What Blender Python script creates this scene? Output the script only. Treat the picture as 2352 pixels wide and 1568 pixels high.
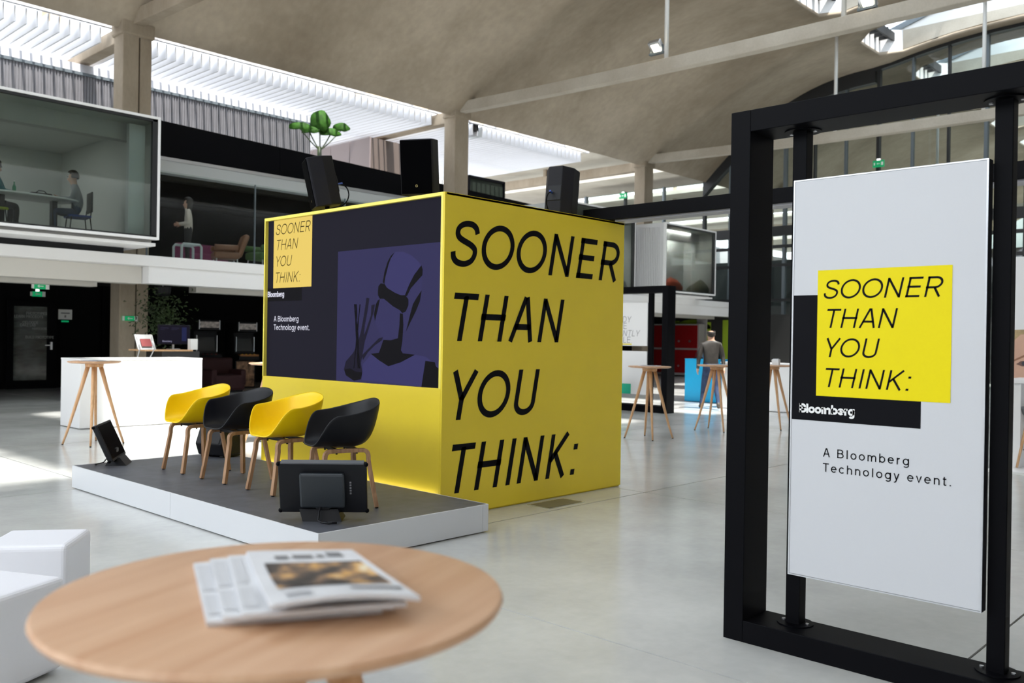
import bpy, bmesh, math, random
from mathutils import Vector, Matrix
random.seed(7)
S = bpy.context.scene
COL = S.collection
for o in list(bpy.data.objects): bpy.data.objects.remove(o)
PI = math.pi

# ---------------------------------------------------------------- camera
F_PX, YAW, PITCH, ROLL = 2044.1, 0.755122, -0.002261, 0.0156564
CAM = Vector((0, 0, 1.45))
fw = Vector((math.cos(YAW)*math.cos(PITCH), math.sin(YAW)*math.cos(PITCH), math.sin(PITCH)))
rt0 = fw.cross(Vector((0, 0, 1))).normalized()
up0 = rt0.cross(fw)
RT = rt0*math.cos(ROLL) + up0*math.sin(ROLL)
UP = up0*math.cos(ROLL) - rt0*math.sin(ROLL)
cd = bpy.data.cameras.new('camera')
cam = bpy.data.objects.new('camera', cd); COL.objects.link(cam)
m = Matrix((RT, UP, -fw)).transposed().to_4x4(); m.translation = CAM
cam.matrix_world = m
cd.sensor_width = 36.0
cd.lens = 36.0*F_PX/2352.0
cd.clip_end = 400
cd.dof.use_dof = True
cd.dof.focus_distance = 5.4
cd.dof.aperture_fstop = 3.2
S.camera = cam

# ---------------------------------------------------------------- sky, sun, exposure
SKY, SUN = 1.0, 1.9
w = bpy.data.worlds.new('sky'); S.world = w; w.use_nodes = True
bg = w.node_tree.nodes['Background']
bg.inputs[0].default_value = (0.86, 0.93, 1.0, 1); bg.inputs[1].default_value = SKY
sd = bpy.data.lights.new('sun', 'SUN'); sd.energy = SUN; sd.angle = math.radians(1.6); sd.color = (1.0, 0.95, 0.87)
so = bpy.data.objects.new('sun', sd); COL.objects.link(so)
so.rotation_euler = Vector((0.07, 0.42, -1)).to_track_quat('-Z', 'Y').to_euler()
S.view_settings.view_transform = 'Standard'; S.view_settings.look = 'None'
S.view_settings.gamma = 1.0; S.view_settings.use_curve_mapping = False
S.view_settings.exposure = 2.6
S.cycles.use_denoising = True
S.cycles.max_bounces = 10; S.cycles.diffuse_bounces = 5; S.cycles.glossy_bounces = 4; S.cycles.transparent_max_bounces = 16
S.cycles.caustics_reflective = False; S.cycles.caustics_refractive = False
S.cycles.sample_clamp_indirect = 6.0

# ---------------------------------------------------------------- pixel helpers
def ray(x, y): return fw*F_PX + RT*(x-1176) - UP*(y-784)
def onz(x, y, z=0.0):
    d = ray(x, y); return CAM + d*((z-CAM.z)/d.z)
def onx(x, y, X):
    d = ray(x, y); return CAM + d*((X-CAM.x)/d.x)
def ony(x, y, Y):
    d = ray(x, y); return CAM + d*((Y-CAM.y)/d.y)

# ---------------------------------------------------------------- materials
MATS = {}
def lin(c): return tuple(((v/255)/12.92 if v/255 <= .04045 else (((v/255)+.055)/1.055)**2.4) for v in c)
def mat(name, col, rough=.5, metal=0, var=0.0, scale=6.0, spec=.5, bump=0.0, bscale=60, emit=None, es=0, stretch=None, coat=0, tr=0):
    if name in MATS: return MATS[name]
    M = bpy.data.materials.new(name); M.use_nodes = True; MATS[name] = M
    nt = M.node_tree; b = nt.nodes['Principled BSDF']
    b.inputs['Base Color'].default_value = (*col, 1)
    b.inputs['Roughness'].default_value = rough; b.inputs['Metallic'].default_value = metal
    b.inputs['Specular IOR Level'].default_value = spec
    if coat: b.inputs['Coat Weight'].default_value = coat
    if emit:
        b.inputs['Emission Color'].default_value = (*emit, 1); b.inputs['Emission Strength'].default_value = es
    if var or bump:
        tc = nt.nodes.new('ShaderNodeTexCoord'); mp = nt.nodes.new('ShaderNodeMapping')
        nt.links.new(tc.outputs['Object'], mp.inputs[0])
        if stretch: mp.inputs['Scale'].default_value = stretch
    if var:
        n = nt.nodes.new('ShaderNodeTexNoise'); n.inputs['Scale'].default_value = scale; n.inputs['Detail'].default_value = 6
        nt.links.new(mp.outputs[0], n.inputs['Vector'])
        r = nt.nodes.new('ShaderNodeValToRGB')
        r.color_ramp.elements[0].position = .32; r.color_ramp.elements[1].position = .68
        r.color_ramp.elements[0].color = (*[max(0, c*(1-var)) for c in col], 1)
        r.color_ramp.elements[1].color = (*[min(1, c*(1+var)) for c in col], 1)
        nt.links.new(n.outputs[0], r.inputs[0]); nt.links.new(r.outputs[0], b.inputs['Base Color'])
    if bump:
        n2 = nt.nodes.new('ShaderNodeTexNoise'); n2.inputs['Scale'].default_value = bscale
        nt.links.new(mp.outputs[0], n2.inputs['Vector'])
        bp = nt.nodes.new('ShaderNodeBump'); bp.inputs['Strength'].default_value = bump; bp.inputs['Distance'].default_value = .01
        nt.links.new(n2.outputs[0], bp.inputs['Height']); nt.links.new(bp.outputs[0], b.inputs['Normal'])
    return M
def glass(name, tint=(1, 1, 1), refl=1.0):
    M = bpy.data.materials.new(name); M.use_nodes = True; MATS[name] = M
    nt = M.node_tree; nt.nodes.clear()
    o = nt.nodes.new('ShaderNodeOutputMaterial'); mx = nt.nodes.new('ShaderNodeMixShader')
    t = nt.nodes.new('ShaderNodeBsdfTransparent'); t.inputs[0].default_value = (*tint, 1)
    g = nt.nodes.new('ShaderNodeBsdfGlossy'); g.inputs['Roughness'].default_value = .02
    fr = nt.nodes.new('ShaderNodeFresnel'); fr.inputs[0].default_value = 1.45
    mu = nt.nodes.new('ShaderNodeMath'); mu.operation = 'MULTIPLY'; mu.inputs[1].default_value = refl
    nt.links.new(fr.outputs[0], mu.inputs[0]); nt.links.new(mu.outputs[0], mx.inputs[0])
    nt.links.new(t.outputs[0], mx.inputs[1]); nt.links.new(g.outputs[0], mx.inputs[2]); nt.links.new(mx.outputs[0], o.inputs[0])
    return M
def concrete(name, c0, c1, rough, scale=.5, streak=(1, 1, 1), spec=.4, fine=.12, bump=.15):
    M = bpy.data.materials.new(name); M.use_nodes = True; MATS[name] = M
    nt = M.node_tree; b = nt.nodes['Principled BSDF']; L = nt.links.new
    g = nt.nodes.new('ShaderNodeNewGeometry'); mp = nt.nodes.new('ShaderNodeMapping'); mp.inputs['Scale'].default_value = streak
    L(g.outputs['Position'], mp.inputs[0])
    n = nt.nodes.new('ShaderNodeTexNoise'); n.inputs['Scale'].default_value = scale; n.inputs['Detail'].default_value = 9; n.inputs['Roughness'].default_value = .62
    L(mp.outputs[0], n.inputs['Vector'])
    r = nt.nodes.new('ShaderNodeValToRGB'); r.color_ramp.elements[0].position = .33; r.color_ramp.elements[1].position = .67
    r.color_ramp.elements[0].color = (*c0, 1); r.color_ramp.elements[1].color = (*c1, 1)
    L(n.outputs[0], r.inputs[0])
    n2 = nt.nodes.new('ShaderNodeTexNoise'); n2.inputs['Scale'].default_value = scale*28; n2.inputs['Detail'].default_value = 5
    L(mp.outputs[0], n2.inputs['Vector'])
    mr = nt.nodes.new('ShaderNodeMapRange'); mr.inputs['To Min'].default_value = 1-fine; mr.inputs['To Max'].default_value = 1+fine
    L(n2.outputs[0], mr.inputs[0])
    mx = nt.nodes.new('ShaderNodeMix'); mx.data_type = 'RGBA'; mx.blend_type = 'MULTIPLY'; mx.inputs[0].default_value = 1
    L(r.outputs[0], mx.inputs[6]); L(mr.outputs[0], mx.inputs[7]); L(mx.outputs[2], b.inputs['Base Color'])
    rr = nt.nodes.new('ShaderNodeMapRange'); rr.inputs['To Min'].default_value = rough-.05; rr.inputs['To Max'].default_value = rough+.06
    L(n.outputs[0], rr.inputs[0]); L(rr.outputs[0], b.inputs['Roughness'])
    b.inputs['Specular IOR Level'].default_value = spec
    if bump:
        bp = nt.nodes.new('ShaderNodeBump'); bp.inputs['Strength'].default_value = bump; bp.inputs['Distance'].default_value = .01
        L(n2.outputs[0], bp.inputs['Height']); L(bp.outputs[0], b.inputs['Normal'])
    return M
def wood(name, c0, c1, rough=.45, axis=1, scale=3.0, pl=0.0):
    M = bpy.data.materials.new(name); M.use_nodes = True; MATS[name] = M
    nt = M.node_tree; b = nt.nodes['Principled BSDF']; L = nt.links.new
    tc = nt.nodes.new('ShaderNodeTexCoord'); mp = nt.nodes.new('ShaderNodeMapping')
    sc = [14.0, 14.0, 14.0]; sc[axis] = 1.0; mp.inputs['Scale'].default_value = sc
    L(tc.outputs['Object'], mp.inputs[0])
    n = nt.nodes.new('ShaderNodeTexNoise'); n.inputs['Scale'].default_value = scale; n.inputs['Detail'].default_value = 5; n.inputs['Distortion'].default_value = .6
    L(mp.outputs[0], n.inputs['Vector'])
    r = nt.nodes.new('ShaderNodeValToRGB'); r.color_ramp.elements[0].position = .3; r.color_ramp.elements[1].position = .7
    r.color_ramp.elements[0].color = (*c0, 1); r.color_ramp.elements[1].color = (*c1, 1)
    L(n.outputs[0], r.inputs[0]); L(r.outputs[0], b.inputs['Base Color'])
    b.inputs['Roughness'].default_value = rough; b.inputs['Specular IOR Level'].default_value = .4
    return M

VAULT = concrete('vault_concrete', (.25, .20, .145), (.47, .40, .315), .85, .22, (1, .55, 1), .2, .16, .25)
CONC = concrete('column_concrete', (.26, .21, .155), (.38, .32, .25), .85, .8, (1, 1, .4), .2, .12, .2)
FLOOR = concrete('floor_concrete', (.45, .455, .445), (.62, .625, .605), .18, .55, (1, 1, 1), .6, .07, .02)
CONC2 = concrete('rib_concrete', (.42, .375, .31), (.52, .48, .41), .8, .8, (1, 1, 1), .2, .1, .1)
WHITE = mat('white_paint', (.80, .80, .79), .5)
WSAT = mat('white_satin', (.84, .84, .85), .35)
STAGEW = mat('stage_laminate', (.62, .63, .655), .4)
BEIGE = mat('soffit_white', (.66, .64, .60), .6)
BLACK = mat('black_metal', (.0022, .0022, .0034), .5, spec=.07)
BLK2 = mat('black_plastic', (.007, .0075, .010), .45, spec=.25)
DARK = mat('dark_wall', (.004, .004, .0045), .85, spec=.1)
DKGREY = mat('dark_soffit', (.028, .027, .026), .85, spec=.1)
YEL = mat('yellow_paint', lin((230, 204, 44)), .42, var=.02, scale=2)
YELP = mat('yellow_plastic', lin((238, 200, 0)), .38, spec=.35)
YELV = mat('yellow_vinyl', lin((228, 210, 0)), .5, spec=.2)
BLKV = mat('black_vinyl', (.004, .004, .006), .55, spec=.08)
CARPET = mat('stage_vinyl', (.082, .085, .102), .48, var=.16, scale=9, bump=.05, bscale=200)
ASH = wood('ash_wood', lin((196, 150, 108)), lin((222, 180, 138)), .45, 2)
ASHT = wood('ash_top', lin((190, 146, 112)), lin((212, 174, 142)), .42, 0, 1.6)
OAK = wood('oak_leg', lin((140, 104, 76)), lin((178, 140, 106)), .5, 2)
ALU = mat('aluminium', (.62, .63, .66), .3, .9)
STEEL = mat('painted_steel', (.12, .145, .165), .45)
TRANSOM = mat('black_steel', (.014, .015, .017), .5)
RIB = mat('ribbed_zinc', (.20, .20, .22), .45, .3, var=.08, scale=3)
MAUVE = mat('mauve_panel', (.23, .19, .19), .6)
GLASS = glass('clear_glass', (.93, .96, .95), .35)
GLASSB = glass('box_glass', (.84, .89, .87), .9)
GLASSP = glass('partition_glass', (.74, .82, .80), 1.6)
GLASSR = glass('roof_glass', (.93, .96, .98), .6)
GREEN = mat('leaf_green', (.022, .075, .008), .7, var=.4, scale=8, spec=.15)
STEMG = mat('stem_green', (.03, .05, .015), .5)
SIGNG = mat('exit_green', (.0, .16, .06), .5, emit=(.0, .3, .1), es=.12)
SIGNW = mat('sign_white', (.8, .8, .8), .5)
TUBE = mat('tube_light', (1, 1, 1), .5, emit=(1, .78, .48), es=.24)
SPOT = mat('spot_light', (1, 1, 1), .5, emit=(1, .86, .62), es=6)
BLUEB = mat('blue_box', lin((0, 168, 224)), .4)
RED = mat('locker_red', lin((150, 16, 22)), .4)
GREYP = mat('grey_plastic', (.16, .165, .18), .5)

# ---------------------------------------------------------------- mesh helpers
class MB:
    def __init__(s): s.v = []; s.f = []; s.mi = []; s.cur = 0
    def add(s, vs, fs):
        o = len(s.v); s.v += [Vector(v) for v in vs]
        for f in fs: s.f.append([i+o for i in f]); s.mi.append(s.cur)
        return s
    def box(s, lo, hi, M=None):
        (a, b, c), (d, e, f) = lo, hi
        vs = [Vector(p) for p in ((a,b,c),(d,b,c),(d,e,c),(a,e,c),(a,b,f),(d,b,f),(d,e,f),(a,e,f))]
        if M: vs = [M @ v for v in vs]
        return s.add(vs, [(0,3,2,1),(4,5,6,7),(0,1,5,4),(1,2,6,5),(2,3,7,6),(3,0,4,7)])
    def cbox(s, c, size, M=None):
        h = [x/2 for x in size]
        return s.box([c[i]-h[i] for i in range(3)], [c[i]+h[i] for i in range(3)], M)
    def loft(s, rings, cap=True, closed=True):
        n = len(rings[0]); o = len(s.v)
        for r in rings: s.v += [Vector(p) for p in r]
        for k in range(len(rings)-1):
            for i in range(n if closed else n-1):
                j = (i+1) % n
                s.f.append([o+k*n+i, o+k*n+j, o+(k+1)*n+j, o+(k+1)*n+i]); s.mi.append(s.cur)
        if cap:
            s.f.append([o+i for i in range(n)][::-1]); s.mi.append(s.cur)
            s.f.append([o+(len(rings)-1)*n+i for i in range(n)]); s.mi.append(s.cur)
        return s
    def lathe(s, prof, n=32, c=(0,0,0), cap=True):
        return s.loft([[(c[0]+r*math.cos(2*PI*i/n), c[1]+r*math.sin(2*PI*i/n), c[2]+z) for i in range(n)] for r, z in prof], cap)
    def tube(s, pts, rad, n=8, flat=None):
        pts = [Vector(p) for p in pts]; R = rad if hasattr(rad, '__len__') else [rad]*len(pts)
        rings = []; prev = None
        for i, p in enumerate(pts):
            t = (pts[min(i+1, len(pts)-1)] - pts[max(i-1, 0)]).normalized()
            if prev is None:
                a = Vector((0, 0, 1)) if abs(t.z) < .9 else Vector((0, 1, 0))
                if flat is not None: a = Vector(flat)
                u = (a - t*a.dot(t)).normalized()
            else:
                u = (prev - t*prev.dot(t)).normalized()
            prev = u; v = t.cross(u)
            if isinstance(R[i], tuple):
                hu, hv = R[i]
                rings.append([p+u*hu+v*hv, p-u*hu+v*hv, p-u*hu-v*hv, p+u*hu-v*hv])
            else:
                rings.append([p + (u*math.cos(2*PI*k/n) + v*math.sin(2*PI*k/n))*R[i] for k in range(n)])
        return s.loft(rings)
    def prism(s, poly, d):
        d = Vector(d); a = [Vector(p) for p in poly]
        return s.loft([a, [p+d for p in a]])
    def sph(s, c, r, nu=16, nv=10, M=None):
        rx, ry, rz = r if hasattr(r, '__len__') else (r, r, r)
        rings = []
        for j in range(1, nv):
            t = PI*j/nv
            rings.append([Vector((rx*math.sin(t)*math.cos(2*PI*i/nu), ry*math.sin(t)*math.sin(2*PI*i/nu), -rz*math.cos(t))) for i in range(nu)])
        if M: rings = [[M @ p for p in q] for q in rings]
        rings = [[p+Vector(c) for p in q] for q in rings]
        return s.loft(rings)
    def build(s, name, mats, parent=None, smooth=False, bevel=0, seg=2, world=True, sub=0):
        me = bpy.data.meshes.new(name)
        off = parent_loc(parent) if (world and parent) else Vector()
        me.from_pydata([v-off for v in s.v], [], s.f)
        ml = mats if isinstance(mats, (list, tuple)) else [mats]
        for q in ml: me.materials.append(q)
        if len(ml) > 1: me.polygons.foreach_set('material_index', s.mi)
        bm = bmesh.new(); bm.from_mesh(me)
        if smooth: bmesh.ops.remove_doubles(bm, verts=bm.verts[:], dist=1e-5)
        bmesh.ops.recalc_face_normals(bm, faces=bm.faces[:]); bm.to_mesh(me); bm.free()
        o = bpy.data.objects.new(name, me); COL.objects.link(o)
        if parent: o.parent = parent
        if bevel:
            b = o.modifiers.new('bevel', 'BEVEL'); b.width = bevel; b.segments = seg; b.limit_method = 'ANGLE'; b.angle_limit = math.radians(40)
        if sub:
            q = o.modifiers.new('sub', 'SUBSURF'); q.levels = sub; q.render_levels = sub
        if smooth:
            me.polygons.foreach_set('use_smooth', [True]*len(me.polygons))
            if smooth == 'auto': sharp(me, 35)
        return o
def sharp(me, deg):
    bm = bmesh.new(); bm.from_mesh(me)
    for e in bm.edges:
        if len(e.link_faces) == 2 and e.calc_face_angle(0) > math.radians(deg): e.smooth = False
    bm.to_mesh(me); bm.free()
def parent_loc(p):
    l = Vector()
    while p: l += p.location; p = p.parent
    return l
def tag(o, label, cat=None, group=None, kind=None):
    o['label'] = label
    if cat: o['category'] = cat
    if group: o['group'] = group
    if kind: o['kind'] = kind
    return o
def thing(name, label, cat, loc=(0,0,0), rz=0, group=None, kind=None):
    o = bpy.data.objects.new(name, None); COL.objects.link(o); o.location = loc; o.rotation_euler = (0, 0, rz); o.empty_display_size = .1
    return tag(o, label, cat, group, kind)
def dup(o, parent=None, loc=None, rz=None, label=None, mats=None):
    c = o.copy(); COL.objects.link(c); c.parent = parent
    if loc is not None: c.location = loc
    if rz is not None: c.rotation_euler = (0, 0, rz)
    if label: c['label'] = label
    for ch in o.children: dup(ch, c)
    return c
def inst(me, name, parent, loc, rz=0):
    o = bpy.data.objects.new(name, me); COL.objects.link(o); o.parent = parent; o.location = loc; o.rotation_euler = (0, 0, rz); return o

# ---------------------------------------------------------------- stroke lettering
def arc(cx, cy, rx, ry, a0, a1, n=14):
    return [(cx+rx*math.cos(math.radians(a0+(a1-a0)*i/n)), cy+ry*math.sin(math.radians(a0+(a1-a0)*i/n))) for i in range(n+1)]
def crom(P, n=5):
    out = []
    for i in range(len(P)-1):
        p0, p1, p2, p3 = P[max(i-1, 0)], P[i], P[i+1], P[min(i+2, len(P)-1)]
        for k in range(n):
            t = k/n
            out.append(tuple(.5*(2*p1[j]+(p2[j]-p0[j])*t+(2*p0[j]-5*p1[j]+4*p2[j]-p3[j])*t*t+(3*p1[j]-p0[j]-3*p2[j]+p3[j])*t**3) for j in (0, 1)))
    return out+[P[-1]]
def glyph(ch, w):
    h = w/2; x = .72; t = 1-h
    if ch == 'S':
        k = lambda y: h+(y)*(1-2*h)
        return .62, [crom([(.545, k(.77)), (.50, k(.90)), (.41, k(.98)), (.30, k(1.0)), (.185, k(.97)), (.095, k(.88)), (.075, k(.75)), (.125, k(.645)), (.22, k(.58)), (.32, k(.535)), (.44, k(.475)), (.535, k(.38)), (.55, k(.235)), (.50, k(.10)), (.41, k(.025)), (.30, k(0)), (.17, k(.03)), (.075, k(.13)), (.04, k(.28))])]
    if ch == 'O': return .80, [arc(.39, .5, .36, .5-h, 0, 360, 40)]
    if ch == 'N': return .72, [[(.03+h, 0), (.03+h, 1)], [(.03+h, 1-h*.6), (.66-h, h*.6)], [(.66-h, 0), (.66-h, 1)]]
    if ch == 'E': return .62, [[(.05+h, 0), (.05+h, 1)], [(.05, h), (.57, h)], [(.05, .52), (.54, .52)], [(.05, t), (.57, t)]]
    if ch == 'R': return .68, [[(.05+h, 0), (.05+h, 1)], [(.05, t), (.36, t)]+arc(.36, (t+.46)/2, .23, (t-.46)/2, 90, -90, 14)+[(.36, .46), (.05, .46)], [(.36, .46), (.60, 0)]]
    if ch == 'P': return .64, [[(.05+h, 0), (.05+h, 1)], [(.05, t), (.36, t)]+arc(.36, (t+.44)/2, .22, (t-.44)/2, 90, -90, 14)+[(.36, .44), (.05, .44)]]
    if ch == 'T': return .58, [[(0, t), (.58, t)], [(.29, 0), (.29, t)]]
    if ch == 'H': return .72, [[(.04+h, 0), (.04+h, 1)], [(.66-h, 0), (.66-h, 1)], [(.04, .52), (.66, .52)]]
    if ch == 'A': return .66, [[(h*.9, 0), (.33-h*.25, 1)], [(.33+h*.25, 1), (.66-h*.9, 0)], [(.12, .33), (.54, .33)]]
    if ch == 'Y': return .62, [[(h*.8, 1), (.31, .42)], [(.62-h*.8, 1), (.31, .42)], [(.31, 0), (.31, .45)]]
    if ch == 'U': return .72, [[(.05+h, 1), (.05+h, .28)]+arc(.35, .28, .30-h, .28-h, 180, 360, 18)+[(.65-h, .28), (.65-h, 1)]]
    if ch == 'I': return .24, [[(.12, 0), (.12, 1)]]
    if ch == 'K': return .66, [[(.05+h, 0), (.05+h, 1)], [(.62-h*.6, 1), (.05+h, .38)], [(.24, .58), (.63-h*.6, 0)]]
    if ch == 'D': return .70, [[(.05+h, 0), (.05+h, 1)], [(.05, t), (.28, t)]+arc(.28, .5, .34, t-.5, 90, -90, 18)+[(.28, h), (.05, h)]]
    if ch == 'L': return .54, [[(.05+h, 0), (.05+h, 1)], [(.05, h), (.52, h)]]
    if ch == 'B': return .68, [[(.05+h, 0), (.05+h, 1)], [(.05, t), (.36, t)]+arc(.36, (t+.53)/2, .2, (t-.53)/2, 90, -90, 10)+[(.36, .53), (.05, .53)], [(.36, .53)]+arc(.38, (.53+h)/2, .23, (.53-h)/2, 90, -90, 12)+[(.36, h), (.05, h)]]
    if ch == ':': return .26, [[(.13-h, h*1.1), (.13+h, h*1.1)], [(.13-h, .66), (.13+h, .66)]]
    if ch == '.': return .24, [[(.12-h, h*1.1), (.12+h, h*1.1)]]
    if ch == ' ': return .28, []
    if ch == 'l': return .24, [[(.12, 0), (.12, 1)]]
    if ch == 'i': return .24, [[(.12, 0), (.12, x)], [(.12, .86), (.12, 1)]]
    if ch == 'o': return .58, [arc(.29, x/2, .25-h*.4, x/2-h, 0, 360, 26)]
    if ch == 'e': return .57, [[(.05, .38)]+[(.52-h*.4, .38)]+arc(.285, x/2, .245-h*.4, x/2-h, 5, 318, 22)]
    if ch == 'c': return .54, [arc(.285, x/2, .245-h*.4, x/2-h, 42, 318, 22)]
    if ch == 'b': return .60, [[(.06+h*.6, 0), (.06+h*.6, 1)], arc(.31, x/2, .245-h*.4, x/2-h, 0, 360, 24)]
    if ch == 'g': return .60, [[(.54-h*.6, x), (.54-h*.6, -.06)]+arc(.30, -.06, .24-h*.6, .2-h*.6, 0, -150, 12), arc(.29, x/2, .245-h*.4, x/2-h, 0, 360, 24)]
    if ch == 'r': return .36, [[(.06+h*.6, 0), (.06+h*.6, x)], arc(.30, x-.30, .24-h*.6, .30-h, 175, 88, 8)]
    if ch == 'n': return .57, [[(.06+h*.6, 0), (.06+h*.6, x)], arc(.285, x-.26, .225-h*.6, .26-h, 180, 0, 12)+[(.51-h*.6, 0)]]
    if ch == 'h': return .57, [[(.06+h*.6, 0), (.06+h*.6, 1)], arc(.285, x-.26, .225-h*.6, .26-h, 180, 0, 12)+[(.51-h*.6, 0)]]
    if ch == 'm': return .86, [[(.06+h*.6, 0), (.06+h*.6, x)], arc(.25, x-.24, .19-h*.6, .24-h, 180, 0, 10)+[(.44-h*.6, 0)], arc(.62, x-.24, .19-h*.6, .24-h, 180, 0, 10)+[(.81-h*.6, 0)]]
    if ch == 'v': return .50, [[(h*.8, x), (.25, h*.5), (.50-h*.8, x)]]
    if ch == 'y': return .50, [[(h*.8, x), (.25, h*.3)], [(.50-h*.8, x), (.20, -.16)]+[(.13, -.24), (.04, -.24)]]
    if ch == 't': return .33, [[(.14, .92), (.14, .1), (.18, h), (.31, h)], [(.02, x-h*.6), (.31, x-h*.6)]]
    return .5, []
def ribbon(mb, pts, w, tf):
    closed = len(pts) > 3 and abs(pts[0][0]-pts[-1][0]) < 1e-6 and abs(pts[0][1]-pts[-1][1]) < 1e-6
    P = [Vector((a, b, 0)) for a, b in pts]
    P = [p for i, p in enumerate(P) if i == 0 or (p-P[i-1]).length > 1e-4*max(1, w)]
    if closed: P = P[:-1]
    n = len(P); L = []; R = []
    for i in range(n):
        a = P[i-1] if (i > 0 or closed) else None; b = P[(i+1) % n] if (i < n-1 or closed) else None
        d1 = (P[i]-a).normalized() if a is not None else None; d2 = (b-P[i]).normalized() if b is not None else None
        if d1 is None: d1 = d2
        if d2 is None: d2 = d1
        n1 = Vector((-d1.y, d1.x, 0)); n2 = Vector((-d2.y, d2.x, 0)); q = n1+n2
        if q.length < 1e-4: q = n1
        q.normalize(); k = min(1/max(q.dot(n1), .35), 1.8)
        L.append(P[i]+q*(w/2*k)); R.append(P[i]-q*(w/2*k))
    for i in range(n if closed else n-1):
        j = (i+1) % n
        mb.add([tf(L[i]), tf(R[i]), tf(R[j]), tf(L[j])], [(0, 1, 2, 3)])
def text_width(txt, w, track):
    return sum(glyph(c, w)[0]+track for c in txt)-track
def lettering(txt, org, u, v, height, width=None, w=.1, track=.08, shear=0.0, nrm=(0,0,0), each=None, name='lettering', m=None, parent=None):
    """flat letters on the plane (org,u,v); width fits the whole word"""
    u = Vector(u); v = Vector(v); org = Vector(org)+Vector(nrm)
    tw = text_width(txt, w, track); sx = (width/tw if width else height); x0 = 0; out = []
    mb = MB()
    for ch in txt:
        a, strokes = glyph(ch, w)
        if each or (ch == ' ' and mb.f):
            if not each: out.append(mb.build(name, m, parent))
            mb = MB()
        for st in strokes:
            ribbon(mb, [((p[0]+x0)*sx, p[1]*height) for p in st], w*height, lambda p: org + u*(p.x + p.y*shear) + v*p.y)
        if each and ch == ':':
            for st in strokes:
                mb = MB(); ribbon(mb, [((p[0]+x0)*sx, p[1]*height) for p in st], w*height, lambda p: org + u*(p.x + p.y*shear) + v*p.y); out.append(mb.build('colon_dot', m, parent))
        elif each and strokes: out.append(mb.build(each, m, parent))
        x0 += a+track
    if not each and mb.f: out.append(mb.build(name, m, parent))
    return out

# ================================================================ STRUCTURE
COLY = 20.13
RV = 20.15
PY = [20.13-.47*k for k in range(16)]+[12.4, 11.8, 11.0, 10.1, 9.0, 8.0]
YS = PY + [16-y for y in PY[::-1][1:]]
def zv(Y): return math.sqrt(RV*RV-(Y-8)**2)-RV+12.42
def zs(X, Y):
    y = Y if Y >= 8 else 16-Y
    t = (20.13-y)/7.46
    f = math.sin(PI*t) if 0 < t < 1 else 0
    p = ((X-8.73)/10) % 1
    return zv(Y) + .55*f*(1-abs(2*p-1)**2.2)
# floor: saw-cut concrete slabs on a dark bed
fl = MB(); fl.box((-20, -13, -.3), (75, 34, -.012)); fl = fl.build('floor', mat('joint_dark', (.06, .055, .05), .9))
tag(fl, 'polished grey concrete floor of large slabs with dark joints', 'floor', kind='structure')
SL = 3.65
sm = MB(); sm.box((.006, .006, -.012), (SL-.006, SL-.006, 0)); s0 = sm.build('slab', FLOOR, fl); s0.location = (3.47-7*SL, 1.27-3*SL, 0)
for i in range(-6, 19):
    for j in range(-3, 9):
        if (i, j) != (-7, -3): inst(s0.data, 'slab', fl, (3.47+i*SL, 1.27+j*SL, 0))
# vault
mb = MB(); offs = [0, .35, .7, 1, 1.6, 2.2, 2.8, 3.4, 4, 4.3, 4.65]
xs = [8.73+5*k+o for k in range(-4, 12) for o in offs]+[8.73+60]
for i in range(len(xs)-1):
    x0, x1 = xs[i], xs[i+1]; o = (x0-8.73) % 5; o = 0 if o > 4.99 else o+1e-6
    for j in range(len(YS)-1):
        y0, y1 = YS[j], YS[j+1]
        q = [(x0, y0, zs(x0, y0)), (x1, y0, zs(x1, y0)), (x1, y1, zs(x1, y1)), (x0, y1, zs(x0, y1))]
        hi, lo = max(y0, y1), min(y0, y1)
        if .9 < o < 3.9 and hi <= 12.41 and lo >= 3.59:
            corner = (o < 1.5 or o > 3.3)
            top = hi > 12.39; bot = lo < 3.61
            if corner and (top or bot):
                # keep the outer triangle of a chamfered corner
                outx = x0 if o < 1.5 else x1
                iny = y1 if top else y0; outy = y0 if top else y1
                inx = x1 if o < 1.5 else x0
                t = [(outx, outy, zs(outx, outy)), (inx, outy, zs(inx, outy)), (outx, iny, zs(outx, iny))]
                mb.add(t, [(0, 1, 2)])
            continue
        mb.add(q, [(0, 1, 2, 3)])
ceil = mb.build('ceiling', VAULT, smooth=True); sf = ceil.modifiers.new('t', 'SOLIDIFY'); sf.thickness = .14; sf.offset = -1
tag(ceil, 'curved brown grey concrete vault shell over the nave', 'ceiling', kind='structure')
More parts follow.
